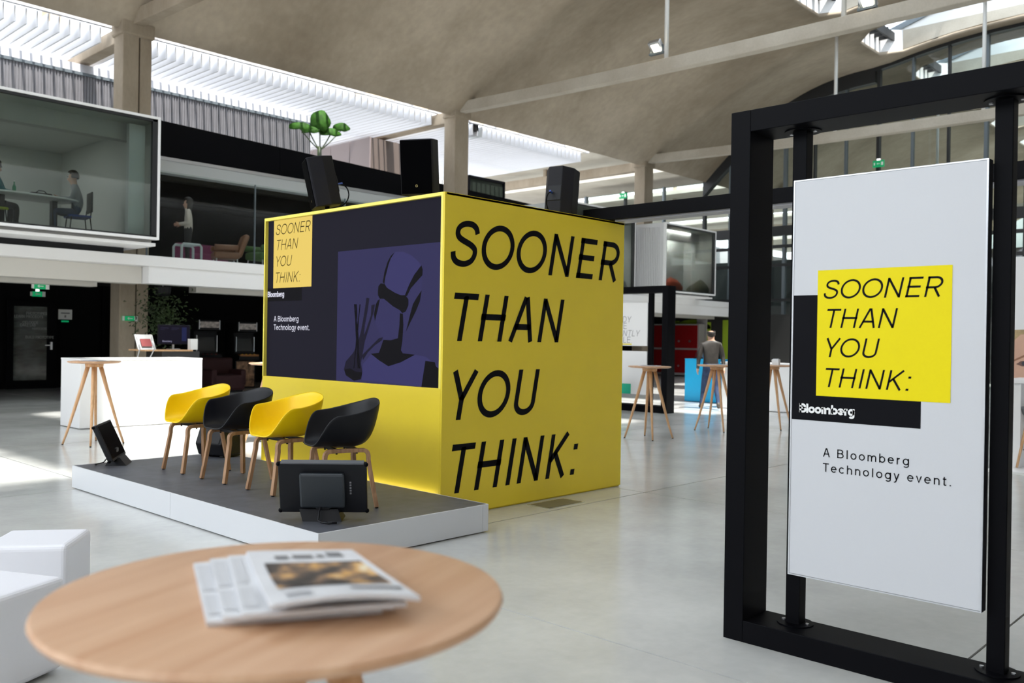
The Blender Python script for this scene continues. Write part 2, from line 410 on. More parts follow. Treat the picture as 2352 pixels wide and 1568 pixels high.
# skylights
def skylight():
    r = thing('window_1', 'roof skylight with white chamfered curb and sloping glass panes', 'skylight', (0, 0, 0), kind='structure')
    oc = [(1.6, 12.4), (3.4, 12.4), (4, 11.8), (4, 4.2), (3.4, 3.6), (1.6, 3.6), (1, 4.2), (1, 11.8)]
    a, b = MB(), MB()
    for i in range(8):
        p, q = oc[i], oc[(i+1) % 8]
        t = a if i % 4 != 2 else b
        if i in (2, 6):   # rib ends follow the vault
            ys = [p[1], 10.1, 8.0, 5.9, q[1]] if p[1] > q[1] else [p[1], 5.9, 8.0, 10.1, q[1]]
            for y0, y1 in zip(ys, ys[1:]):
                b.add([(p[0], y0, zv(y0)-.02), (p[0], y1, zv(y1)-.02), (p[0], y1, 12.75), (p[0], y0, 12.75)], [(0, 1, 2, 3)])
        else:
            a.add([(p[0], p[1], zv(p[1])-.02), (q[0], q[1], zv(q[1])-.02), (q[0], q[1], 12.75), (p[0], p[1], 12.75)], [(0, 1, 2, 3)])
    a.build('curb', WSAT, r); b.build('rib_face', CONC2, r)
    for gx in (1, 4):
        g = MB(); g.prism([(gx, 12.4, 12.75), (gx, 3.6, 12.75), (gx, 8, 14.1)], (.05 if gx > 2 else -.05, 0, 0)); g.build('gable', WHITE, r)
    f = MB()
    for k in range(7):
        for yy in (12.25, 3.75): f.cbox((1.2+.43*k, yy, 12.55), (.07, .34, .42))
    f.cbox((2.5, 12.05, 12.5), (2.9, .08, .3)); f.cbox((2.5, 3.95, 12.5), (2.9, .08, .3))
    f.build('vent_fins', TRANSOM, r)['kind'] = 'stuff'
    for sgn in (1, -1):
        for k in range(3):
            for h in range(2):
                y0 = 8+sgn*(4.4*(1-h/2)); y1 = 8+sgn*(4.4*(.5-h/2)); z0 = 12.75+1.35*h/2; z1 = z0+.675
                g = MB(); g.add([(1+k, y0, z0), (2+k, y0, z0), (2+k, y1, z1), (1+k, y1, z1)], [(0, 1, 2, 3)]); g.build('pane', GLASSR, r)
        for k in range(4):
            g = MB(); g.tube([(1+k, 8+sgn*4.4, 12.73), (1+k, 8, 14.08)], [(.10, .05)]*2); g.build('glazing_bar', STEEL, r)
        for h in (0, 1):
            g = MB(); y = 8+sgn*(4.4-2.2*h); z = 12.72+.67*h; g.box((1, y-.06, z-.06), (4, y+.06, z+.06)); g.build('purlin', STEEL, r)
    return r
sk0 = skylight(); sk0.location = (8.73-20, 0, 0)
for k in range(1, 16):
    s = dup(sk0, None, (8.73-20+5*k, 0, 0)); s.name = 'window_%d' % (k+1)
    s['group'] = 'roof skylights'
sk0['group'] = 'roof skylights'
# edge beams along the column rows
e = MB(); e.box((-12, 20.0, 8.37), (70, 20.3, 8.62)); tag(e.build('trim_1', CONC, bevel=.02), 'long concrete edge beam under the vault along the columns', 'beam', kind='structure')
e = MB(); e.box((-12, -4.36, 8.12), (70, -4.0, 8.44)); tag(e.build('trim_2', CONC, bevel=.02), 'concrete edge beam on the far side of the nave', 'beam', kind='structure')
# columns and ties
WHERE = {0: 'beside the glass meeting room', 1: 'behind the yellow cube', 2: 'in front of the glass partition', 3: 'behind the glass partition', 4: 'far behind the glass partition', -1: 'before the glass meeting room'}
for k in range(-1, 5):
    X = 8.73+10*k
    c = thing('column', 'square concrete column '+WHERE[k], 'column', (X, COLY, 0), kind='structure')
    if k == 0:
        b = MB(); b.box((X-.33, COLY-.25, 0), (X+.03, COLY+.25, 8.4)); b.build('shaft', CONC, c, bevel=.02)
        b = MB(); b.box((X+.06, COLY-.23, 0), (X+.33, COLY+.25, 8.4)); b.build('shaft', CONC, c, bevel=.02)
        b = MB(); b.box((X-.38, COLY-.3, 8.1), (X+.38, COLY+.3, 8.75)); b.build('capital', CONC, c, bevel=.05)
    else:
        b = MB(); b.box((X-.27, COLY-.25, 0), (X+.30, COLY+.25, 8.4)); b.build('shaft', CONC, c, bevel=.02)
        b = MB(); b.prism([(X-.34, COLY-.3, 8.2), (X+.36, COLY-.3, 8.2), (X+.36, COLY-.3, 8.8), (X-.34, COLY-.3, 8.8)], (0, .6, 0)); b.build('capital', CONC, c, bevel=.05)
    b = MB(); b.box((X-.3, -4.4, 0), (X+.3, -3.9, 8.3))
    tag(b.build('column', CONC, bevel=.02), 'concrete column of the far row, standing outside the picture', 'column', kind='structure', group='far row columns')
    t = thing('tie_beam', 'concrete tie beam across the nave and aisle at the column '+WHERE[k], 'beam', (X, 8, 8.4), kind='structure')
    b = MB(); pts = []
    for i in range(13):
        y = -4+24.1*i/12; pts.append((X, y, 8.52-.22*(1-((y-8)/12)**2)))
    b.tube(pts, [(.16, .13)]*13, flat=(0, 0, 1)); b.build('beam', CONC2 if k > 0 else CONC, t, bevel=.015)
    b = MB(); b.box((X-.15, 20.3, 8.1), (X+.15, 33, 8.45)); b.build('aisle_beam', CONC, t, bevel=.015)
    for y in (12.5, 8.0, 3.5):
        b = MB(); b.tube([(X, y, 8.4), (X, y, zs(X, y)+.05)], .055, 10); b.build('hanger', WHITE, t, smooth=True)
    for y in ((25.19,) if k else (24.8, 25.55)):
        b = MB(); b.box((X-.1, y-.07, 8.4), (X+.1, y+.07, 11)); b.build('aisle_hanger', CONC, t)
# aisle: white baffles under open glass roof
ac = thing('ceiling_aisle', 'row of white baffle blades under the glazed aisle roof', 'ceiling', (0, 21, 8), kind='structure')
b = MB(); b.box((-.018, 0, 0), (.018, 11.6, .35)); bf = b.build('baffle', mat('baffle_white', (.58, .58, .60), .6), ac, world=False); bf.location = (-2, 0, .13)
for i in range(1, 125):
    x = -2+.225*i
    if all(abs(x-8.73-10*k) > .2 for k in range(-1, 4)): inst(bf.data, 'baffle', ac, (x, 0, .13))
b = MB(); b.box((-3, 20.84, 8.47), (26.2, 20.95, 8.98)); b.build('rail', mat('rail_grey', (.42, .42, .44), .5), ac)
for y in (24, 27.5, 31):
    b = MB(); b.box((-3, y, 8.5), (26.2, y+.1, 8.62)); b.build('rail', WSAT, ac)
for i, (a, c) in enumerate(((340, 365), (421, 521), (575, 666), (715, 798), (836, 907), (946, 985), (1079, 1112), (1139, 1193), (1298, 1346))):
    x0 = ony(a, 250, 20.75).x; x1 = ony(c, 250, 20.75).x
    z = 8.555-.003*(x0-9.4)-.03*(x0 > 14)
    t = thing('tube_light', 'lit warm fluorescent tube under the edge of the vault', 'light', (x0, 20.75, z), group='tube lights along the vault edge')
    q = MB(); q.tube([(x0+.03, 20.75, z), (x1-.03, 20.75, z)], .035, 8); q.build('tube', TUBE, t, smooth=True)
    for xx in (x0, x1-.05):
        q = MB(); q.box((xx, 20.71, z-.04), (xx+.05, 20.79, z+.06)); q.build('end_cap', ALU, t)
# outer walls closing the hall, some unseen and added for the light
b = MB(); b.box((-20, -5.3, 0), (75, -5, 8.8)); tag(b.build('bounce_wall', mat('bounce_grey', (.66, .65, .63), .8)), 'plain pale wall outside the picture, added to bounce light back', 'wall', kind='structure')  # unseen pale wall, set close to bounce diffuse light onto the side faces
b = MB(); b.box((-20, 33, 0), (75, 33.3, 8.3)); tag(b.build('wall_left', mat('far_wall', (.42, .42, .44), .8)), 'pale outer wall behind the aisle', 'wall', kind='structure')
b = MB(); b.box((-20, -12.3, 8.8), (75, -5.0, 8.95)); tag(b.build('roof_blocker', mat('roof_blocker_grey', (.3, .29, .27), .8)), 'closed roof outside the picture, added to block side light', 'ceiling', kind='structure')  # unseen roof added to hold back sky light from this side
b = MB(); b.box((-20.3, -12, 0), (-20, 33, 8.6)); tag(b.build('end_blocker', mat('end_blocker_grey', (.3, .3, .3), .8)), 'partial end wall outside the picture, added to cut incoming light', 'wall', kind='structure')  # unseen wall, its height set to limit light through the open end
for i in range(9):
    b = MB(); b.box((27.0+5.2*i, 20.5, 8.75), (30.6+5.2*i, 33, 8.95)); tag(b.build('ceiling_far_aisle', CONC2), 'concrete roof strip over the far aisle between skylights', 'ceiling', kind='structure', group='far aisle roof strips')
b = MB(); b.box((72, -13, 0), (72.3, 33, 12.6)); tag(b.build('wall_end', mat('end_green', (.30, .33, .31), .8)), 'pale far end wall of the hall', 'wall', kind='structure')
# ribbed plant volumes on the mezzanine roof
def ribbed(mb, x0, x1, y, z0, z1, p=.11, d=.04):
    n = int((x1-x0)/p)
    for i in range(n):
        x = x0+i*p
        mb.add([(x, y, z0), (x+p*.5, y, z0), (x+p*.5, y, z1), (x, y, z1)], [(0, 1, 2, 3)])
        mb.add([(x+p*.5, y, z0), (x+p*.5, y+d, z0), (x+p*.5, y+d, z1), (x+p*.5, y, z1)], [(0, 1, 2, 3)])
        mb.add([(x+p*.5, y+d, z0), (x+p, y+d, z0), (x+p, y+d, z1), (x+p*.5, y+d, z1)], [(0, 1, 2, 3)])
        mb.add([(x+p, y+d, z0), (x+p, y, z0), (x+p, y, z1), (x+p, y+d, z1)], [(0, 1, 2, 3)])
YV = 22.7
xe = ony(716, 260, YV).x
t = thing('plant_enclosure', 'grey ribbed metal enclosure with a white band on the mezzanine roof', 'enclosure', (5, YV, 5.7))
zr = 7.8; zw = 8.05
b = MB(); ribbed(b, 3.2, xe, YV, 5.69, zr, .07, .022); b.build('ribbed_cladding', RIB, t)
b = MB(); b.box((3.2, YV+.1, zr), (xe, YV+1.8, zw)); b.build('upper_band', mat('pale_band', (.62, .62, .66), .5), t)
b = MB(); b.box((3.15, YV-.03, zr-.05), (xe+.02, YV+.12, zr+.02)); b.build('cap_trim', STEEL, t)
b = MB(); b.box((3.2, YV+.05, 5.69), (xe, YV+1.8, zr)); b.build('core', mat('core_grey', (.25, .25, .26), .8), t)
YM = 23.4; xm = ony(850, 340, YM).x; zm = 8.0
t = thing('plant_enclosure', 'mauve panelled enclosure standing behind the large potted plant', 'enclosure', (xm, YM, 5.7))
for i in range(5):
    b = MB(); b.box((xm, YM+.02+i*1.1, 5.69), (xm+.05, YM+1.09+i*1.1, zm)); b.build('panel', MAUVE, t)
b = MB(); b.box((xm+.05, YM, 5.69), (xm+2.2, YM+5.5, zm-.01)); b.build('core', mat('mauve_dark', (.11, .085, .075), .7), t)
xs2 = ony(985, 370, 23.0).x
t = thing('plant_enclosure', 'small pale ribbed enclosure beside the column behind the yellow cube', 'enclosure', (xs2, 23, 5.7))
b = MB(); ribbed(b, xs2, xs2+2.4, 23.0, 5.69, 6.75); b.build('ribbed_cladding', mat('pale_rib', (.5, .5, .52), .5), t)
b = MB(); b.box((xs2, 23.05, 5.69), (xs2+2.4, 24.5, 6.95)); b.build('core', WSAT, t)
# ---- mezzanine
MZ = 3.08
YF = 18.2
b = MB(); b.box((-8, YF, 2.86), (33, 33, MZ)); mz = b.build('floor_upper', WSAT, bevel=.01); tag(mz, 'white upper floor slab edge running behind the stand', 'floor', kind='structure')
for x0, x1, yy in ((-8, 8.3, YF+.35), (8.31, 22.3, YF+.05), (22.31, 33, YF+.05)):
    b = MB(); b.box((x0, yy, 2.5), (x1, yy+.4, 2.86)); b.build('fascia', WSAT if x0 > 8 else BEIGE, mz, bevel=.01)  # left length darker: shade under the glass room put into its colour
for x0, x1, yy in ((-8, 7.6, 19.1), (9.9, 33, 19.3)):
    b = MB(); b.box((x0, yy, 2.42), (x1, yy+.35, 2.6)); b.build('soffit_beam', BEIGE, mz)
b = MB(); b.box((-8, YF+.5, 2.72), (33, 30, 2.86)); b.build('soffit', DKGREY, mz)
for x0, x1, y in ((5.2, 7.2, 20.6), (9.5, 12.5, 21.2), (14, 16.5, 22)):
    b = MB(); b.box((x0, y, 2.69), (x1, y+.06, 2.72)); b.build('light_slot', ALU, mz)
YU = 20.75
b = MB(); b.box((8.3, YU, 5.32), (33, 33, 5.68)); ur = b.build('ceiling_upper', mat('grey_white', (.55, .57, .58), .5), bevel=.01); tag(ur, 'pale grey roof slab edge above the open mezzanine', 'ceiling', kind='structure')
b = MB(); b.box((8.3, YU-.02, 5.62), (33, YU+.1, 5.70)); b.build('drip_trim', ALU, ur)
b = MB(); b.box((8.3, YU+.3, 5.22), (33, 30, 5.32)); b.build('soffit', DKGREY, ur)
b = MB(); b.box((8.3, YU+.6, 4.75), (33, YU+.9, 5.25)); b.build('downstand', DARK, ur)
for x0 in (11.0, 15.6, 19.2):
    b = MB(); b.box((x0, 22.2, 5.19), (x0+1.6, 22.28, 5.22)); b.build('light_slot', mat('slot_lit', (1, 1, 1), .5, emit=(1, .85, .65), es=(.1 if x0 < 15 else 2.0)), ur)
zp = ony(371, 275, YU+.1).z
for x0, x1 in ((8.3, 13.0), (13.01, 19.0), (19.01, 25.9)):
    zz = lambda x: 6.62-(x-8.3)*.03
    b = MB(); b.prism([(x0, YU+.1, 5.705), (x1, YU+.1, 5.705), (x1, YU+.1, zz(x1)), (x0, YU+.1, zz(x0))], (0, .3, 0)); tag(b.build('parapet', BLACK), 'long black parapet on the mezzanine roof edge', 'parapet', group='black parapet lengths', kind='structure')
b = MB(); b.box((-8, 25.6, MZ), (33, 25.8, 5.3)); tag(b.build('wall_upper', DARK), 'black back wall of the open mezzanine', 'wall', kind='structure')
# ground floor back wall
b = MB(); b.box((-8, 24.6, 0), (33, 24.8, 2.75)); gw = b.build('wall_back', DARK); tag(gw, 'black back wall under the mezzanine', 'wall', kind='structure')
b = MB(); b.box((9.9, 24.5, 0), (9.98, 24.6, 2.7)); b.build('reveal', BLACK, gw)
# glass balustrade of the mezzanine
bt = thing('balustrade', 'clear glass balustrade panels along the mezzanine edge', 'railing', (9, 18.9, MZ))
xb = [8.6, 11.2, 13.8, 16.4, 19.0]
for x0, x1 in zip(xb, xb[1:]):
    b = MB(); b.box((x0+.012, 19.0, MZ), (x1-.012, 19.02, MZ+1.95)); b.build('pane', GLASS, bt)
    b = MB(); b.box((x0-.012, 18.99, MZ), (x0+.012, 19.03, MZ+1.95)); b.build('joint', STEEL, bt)

# ---- glazed partition across the hall
XP = 33.28
gp = thing('wall_glazed', 'tall black framed glass partition across the hall', 'partition', (XP, 12, 0), kind='structure')
ymul = [ony_ for ony_ in (26.6, 24.3, 22.2)]+[20.13-1.22*k for k in range(0, 20)]
zl = [0, 2.35, 3.2, 4.6, 5.35, 6.1]
def ztop(y): return zs(XP, y)-.06 if -4 < y <= 20.13 else 8.3
for i, y in enumerate(ymul):
    big = i % 3 == 0
    b = MB(); wd = .055 if big else .035
    b.box((XP-.1, y-wd, 0), (XP+.1, y+wd, ztop(y)))
    b.build('mullion', TRANSOM if i % 2 else STEEL, gp)
for z in zl[1:]:
    h = .32 if z == 6.1 else .06
    b = MB(); b.box((XP-.12, -4, z-h), (XP+.12, 26.6, z+.05)); b.build('transom', TRANSOM, gp)
for i in range(len(ymul)-1):
    y0, y1 = ymul[i], ymul[i+1]
    for z0, z1 in zip(zl, zl[1:]):
        b = MB(); b.add([(XP, y0, z0), (XP, y1, z0), (XP, y1, z1), (XP, y0, z1)], [(0, 1, 2, 3)]); b.build('pane', GLASSP, gp)
    b = MB(); b.add([(XP, y0, 6.1), (XP, y1, 6.1), (XP, y1, ztop(y1)), (XP, y0, ztop(y0))], [(0, 1, 2, 3)]); b.build('pane', GLASSP, gp)
ar = MB()
ya = [20.13-.8*k for k in range(31)]
for y0, y1 in zip(ya, ya[1:]):
    th = .62 if y0 > 13 else .2
    ar.prism([(XP-.14, y0, ztop(y0)+.02), (XP-.14, y1, ztop(y1)+.02), (XP-.14, y1, ztop(y1)-th), (XP-.14, y0, ztop(y0)-th)], (.28, 0, 0))
ar.build('arch_head', TRANSOM, gp)
b = MB(); b.box((XP+5, -4, 0), (XP+5.2, 26, 5.3)); tag(b.build('wall_far', mat('far_dark', (.02, .024, .024), .6)), 'dark lower wall seen behind the glass partition', 'wall', kind='structure')

# ================================================================ OBJECTS
def zat(x, y, P):
    d = ray(x, y); return CAM.z + d.z*math.hypot(P[0], P[1])/math.hypot(d.x, d.y)
LEDK = .15
def led(name, rgb):
    c = lin(rgb); return mat('led_'+name, (.002, .002, .002), .6, spec=.03, emit=c, es=LEDK)
# ---------------- yellow display cube
CX0, CX1, CY0, CY1, CZ = 4.823, 7.25, 5.302, 7.997, 2.63
cu = thing('display_cube', 'large yellow display cube with black slogan and built-in video wall', 'display', (CX0, CY0, 0))
b = MB()
b.box((CX0+.06, CY0+.02, 0), (CX1, CY1, CZ-.02)); b.build('body', YEL, cu)
b = MB(); b.box((CX0+.0, CY0, .012), (CX1, CY0+.02, CZ)); b.build('side_panel', YEL, cu, bevel=.003)
b = MB(); b.box((CX0+.02, CY0, CZ-.02), (CX1, CY1, CZ)); b.build('top_panel', YEL, cu)
b = MB(); b.box((CX0, CY0+.02, 0), (CX0+.06, CY1, 1.045)); b.build('front_panel', YEL, cu, bevel=.003)
rm = MB(); rm.box((CX0, CY0+.02, 1.045), (CX0+.06, CY0+.045, CZ)); rm.box((CX0, CY1-.018, 1.045), (CX0+.06, CY1, CZ)); rm.box((CX0, CY0+.045, CZ-.028), (CX0+.06, CY1-.018, CZ))
rm.build('screen_rim', mat('rim_yellow', lin((238, 222, 90)), .35), cu)
b = MB(); b.box((CX0+.05, CY0+.1, 0), (CX1-.02, CY0+.12, .012)); b.build('shadow_gap', BLK2, cu)
US, VS, NS = (1, 0, 0), (0, 0, 1), (0, -.0015, 0)
for txt, x0, wdt, z, h in (('SOONER', 4.875, 2.26, 2.038, .385), ('THAN', 4.865, 1.42, 1.430, .395), ('YOU', 4.857, 1.10, .785, .402), ('THINK:', 4.866, 1.67, .187, .400)):
    lettering(txt, (x0, CY0, z), US, VS, h, wdt, .132, .10, .21, NS, each='letter', m=BLKV, parent=cu)
# video wall
XS = CX0+.035
sc = MB(); sc.box((XS, CY0+.045, 1.045), (XS+.02, CY1-.018, CZ-.028)); scr = sc.build('screen', led('bg', (33, 32, 44)), cu)
XL = XS-.001
def flat(name, pts, m, d=0.0, par=None):
    q = MB(); q.add([onx(p[0], p[1], XL-d) for p in pts], [tuple(range(len(pts)))]); return q.build(name, m, par or scr)
def rect(name, y0, y1, z0, z1, m, d=0.0):
    q = MB(); q.add([(XL-d, y0, z0), (XL-d, y1, z0), (XL-d, y1, z1), (XL-d, y0, z1)], [(0, 1, 2, 3)]); return q.build(name, m, scr)
rect('yellow_square', 7.873, 7.205, 1.925, CZ-.03, led('yellow', (247, 216, 112)), .001)
rect('black_block', 7.975, 7.365, 1.795, 1.925, led('black', (20, 19, 24)), .0005)
rect('picture_ground', 6.785, CY0+.045, 1.046, 2.232, led('photo', (56, 54, 92)), .0005)
UL, NL = (0, -1, 0), (-.002, 0, 0)
for txt, y0, wdt, z in (('SOONER', 7.84, .60, 2.455), ('THAN', 7.835, .385, 2.302), ('YOU', 7.842, .29, 2.14), ('THINK:', 7.845, .45, 1.978)):
    lettering(txt, (XL, y0, z), UL, VS, .103, wdt, .085, .07, .21, NL, m=led('ink', (40, 34, 14)), parent=scr, name='slogan_line')
LW = led('white', (232, 232, 248))
lettering('Bloomberg', (XL, 7.975, 1.838), UL, VS, .056, .305, .19, -.02, 0, NL, m=LW, parent=scr, name='logo_lettering')
lettering('A Bloomberg', (XL, 7.85, 1.592), UL, VS, .055, .44, .13, .03, 0, NL, m=LW, parent=scr, name='caption_line')
lettering('Technology event.', (XL, 7.85, 1.508), UL, VS, .055, .63, .13, .03, 0, NL, m=LW, parent=scr, name='caption_line')
def zp_(l): return [(760+x/4.354, 540+y/4.354) for x, y in l]
LP, LPD, LBK = led('pale', (62, 60, 106)), led('mid', (33, 31, 48)), led('dark', (21, 20, 25))
for nm, m_, d, pts in (
 ('robot_torso', LP, .001, [(310,1450),(320,1290),(400,1190),(575,1310),(840,1195),(950,1215),(1090,1330),(1085,1530)]),
 ('robot_face', led('pale2', (58, 56, 97)), .001, [(545,500),(520,470),(470,560),(450,700),(430,830),(460,920),(525,1045),(670,1030),(720,960),(760,940),(840,780),(905,560),(915,400),(905,300),(870,255),(800,195),(720,163),(640,165),(590,220),(550,330)]),
 ('robot_brow', LP, .0015, [(640,170),(720,165),(800,200),(870,260),(905,300),(850,370),(790,480),(740,600),(690,595),(600,560),(545,510),(535,480),(545,400),(570,300),(600,220)]),
 ('robot_seam', LBK, .002, [(640,170),(600,205),(565,270),(535,370),(518,470),(535,490),(545,420),(575,300),(600,230)]),
 ('robot_visor', LBK, .002, [(470,560),(475,510),(500,480),(540,490),(560,525),(640,575),(700,600),(745,600),(775,640),(775,700),(750,760),(715,780),(690,750),(620,710),(560,660),(530,635),(490,635),(470,600)]),
 ('robot_crest', LBK, .002, [(905,300),(918,340),(915,400),(870,450),(800,530),(760,610),(740,600),(780,500),(830,400)]),
 ('robot_blade', LBK, .002, [(908,550),(890,660),(850,760),(800,860),(750,965),(790,800),(820,690),(860,620)]),
 ('robot_cheek', LBK, .002, [(490,640),(470,740),(440,860),(430,790),(450,690),(470,650)]),
 ('robot_neck', LBK, .002, [(690,780),(720,785),(725,900),(715,1060),(700,1150),(720,1180),(840,1195),(700,1270),(575,1310),(480,1250),(400,1185),(480,1175),(500,1120),(525,1045),(600,1050),(670,1030),(685,900)]),
 ('robot_forearm', LPD, .0025, [(355,625),(385,630),(370,740),(340,900),(330,1000),(350,950),(400,800),(405,700),(440,690),(430,760),(380,930),(340,1060),(300,1280),(315,1370),(300,1440),(230,1455),(150,1400),(130,1340),(150,1260),(220,1180),(270,1080),(300,960),(330,800),(345,700)]),
 ('robot_palm', LBK, .003, [(150,1400),(135,1345),(190,1330),(250,1365),(312,1370),(300,1440),(230,1455)]),
 ('robot_finger', LPD, .0025, [(310,1200),(400,1110),(480,1030),(520,1020),(510,1050),(440,1100),(370,1170),(320,1250)]),
 ('robot_shoulder', LBK, .002, [(945,1255),(1040,1270),(1050,1310),(1085,1340),(1085,1530),(905,1515),(930,1350)])):
    flat(nm, zp_(pts), m_, d)
for k in range(5):
    q = MB(); o = k*16
    pts = [onx(760+(230+o+30*math.sin(t*2.2+k))/4.354, 540+(1330-t*640)/4.354, XL-.0032) for t in [i/14 for i in range(15)]]
    q.tube(pts, .004, 5); q.build('robot_wire', LBK, scr)
# ---------------- stage
SX0, SX1, SY0, SY1, SZ = 3.25, 4.77, 4.705, 8.68, .21
st = thing('stage', 'low white stage platform with dark grey top before the cube', 'stage', (SX0, SY0, 0))
b = MB(); b.box((SX0+.02, SY0+.02, .01), (SX1-.02, SY1-.02, SZ-.012)); b.build('core', WSAT, st)
b = MB(); b.box((SX0+.012, SY0+.012, SZ-.012), (SX1-.012, SY1-.012, SZ)); b.build('deck', CARPET, st)
for lo, hi in (((SX0, SY0, .008), (SX0+.012, SY0+2, SZ)), ((SX0, SY0+2.003, .008), (SX0+.012, SY1, SZ)), ((SX0+.012, SY0, .008), (SX1-.06, SY0+.012, SZ)), ((SX1-.058, SY0, .008), (SX1, SY0+.012, SZ)), ((SX1-.012, SY0+.012, .008), (SX1, SY1, SZ)), ((SX0+.012, SY1-.012, .008), (SX1-.012, SY1, SZ))):
    b = MB(); b.box(lo, hi); b.build('skirt_panel', STAGEW, st, bevel=.002)
# glowing LED strip at the foot of the front panel
b = MB(); b.box((SX1+.012, CY0+.05, SZ-.03), (SX1+.03, CY1-.05, SZ-.015)); ls = b.build('light_strip', mat('strip_glow', (1, 1, 1), .5, emit=(1, .95, .8), es=.35)); tag(ls, 'lit strip between the stage and the foot of the yellow cube', 'light')
# ---------------- tub chairs
def bez(p, t):
    a = [Vector(q) for q in p]
    while len(a) > 1: a = [a[i]*(1-t)+a[i+1]*t for i in range(len(a)-1)]
    return a[0]
def smst(a, b, x):
    t = max(0, min(1, (x-a)/(b-a))); return t*t*(3-2*t)
def tub_shell():
    mb = MB(); nA, nS = 48, 12; rings = []
    for s_ in range(1, nS+1):
        ring = []
        for k in range(nA):
            ph = 2*PI*k/nA; a = abs(math.degrees(math.atan2(math.sin(ph), math.cos(ph))))
            c, sn = math.cos(ph), math.sin(ph)
            e = 2.6
            def rad(hx, hy): return 1/((abs(c)/hx)**e+(abs(sn)/hy)**e)**(1/e)
            H = .015*smst(18, 40, a) + .225*smst(30, 70, a) + .125*smst(66, 178, a)
            rs = rad(.215 if c > 0 else .205, .215); ro = rad(.25 if c > 0 else .275, .298)
            fr = smst(60, 20, a)
            q = bez([(0, 0), (rs*.8, 0), (rs*1.12, .0-.004*fr), (ro*(1-.0*fr), max(H, -.018*fr))], s_/nS)
            r, z = q.x, q.y
            ring.append((r*c, r*sn, .435+z+.012*(r*c)/.25))
        rings.append(ring)
    o = len(mb.v); mb.v.append(Vector((0, 0, .435)))
    mb.loft(rings, cap=False)
    for k in range(nA): mb.f.append([0, 1+k, 1+(k+1) % nA]); mb.mi.append(0)
    return mb
shell_mb = tub_shell()
def tub_chair(label, loc, rz, m, proto=None):
    t = thing('tub_chair', label, 'chair', loc, rz)
    if proto:
        for ch in proto.children:
            c = ch.copy(); COL.objects.link(c); c.parent = t
            if c.name.startswith('shell'):
                c.data = ch.data.copy(); c.data.materials[0] = m
        t['group'] = 'tub chairs on the stage'; return t
    t['group'] = 'tub chairs on the stage'
    o = shell_mb.build('shell', m, t, smooth=True, world=False)
    sd_ = o.modifiers.new('t', 'SOLIDIFY'); sd_.thickness = .011; sd_.offset = -1
    ss = o.modifiers.new('s', 'SUBSURF'); ss.levels = 1; ss.render_levels = 1
    for sy in (1, -1):
        for sx, fx, fy in ((1, .215, .195), (-1, -.205, .245)):
            top = Vector((0, sy*.15, .415)); kn = Vector((sx*.15, sy*.165, .415)); ft = Vector((fx*1.0, sy*fy, 0))
            d = (ft-kn); dn = d.normalized()
            pts = [top, top.lerp(kn, .5), kn+Vector((-sx*.035, 0, 0))]
            for i in range(1, 6):
                t_ = i/6; pts.append(bez([kn+Vector((-sx*.035, 0, 0)), kn+Vector((sx*.02, 0, .002)), kn+dn*.07], t_))
            pts += [kn+dn*.08, kn+dn*(d.length*.6), ft+Vector((0, 0, .006))]
            q = MB(); q.tube(pts, [(.019, .0145)]*len(pts), flat=(0, 1, 0)); q.build('leg', OAK, t, world=False, bevel=.003)
            q = MB(); q.lathe([(.012, 0), (.014, .006)], 10, (ft.x, ft.y, 0)); q.build('glide', BLK2, t, world=False)
    for xx in (.07, -.08):
        q = MB(); q.box((xx-.012, -.155, .405), (xx+.012, .155, .428)); q.build('cross_bar', BLK2, t, world=False)
    for xx in (.07, -.08):
        for yy in (.15, -.15):
            q = MB(); q.lathe([(.008, 0), (.008, .012)], 8, (xx, yy, .39)); q.build('bolt', BLK2, t, world=False)
    return t
c0 = tub_chair('yellow tub chair next to the black stage loudspeaker', (3.97, 7.70, SZ+.001), PI-.02, YELP)
tub_chair('black tub chair standing between the two yellow chairs', (3.965, 6.97, SZ+.001), PI+.0, BLK2, c0)
tub_chair('yellow tub chair standing between the two black chairs', (3.965, 6.22, SZ+.001), PI-.03, YELP, c0)
tub_chair('black tub chair behind the monitor turned back to front', (3.93, 5.43, SZ+.001), PI-.33, BLK2, c0)
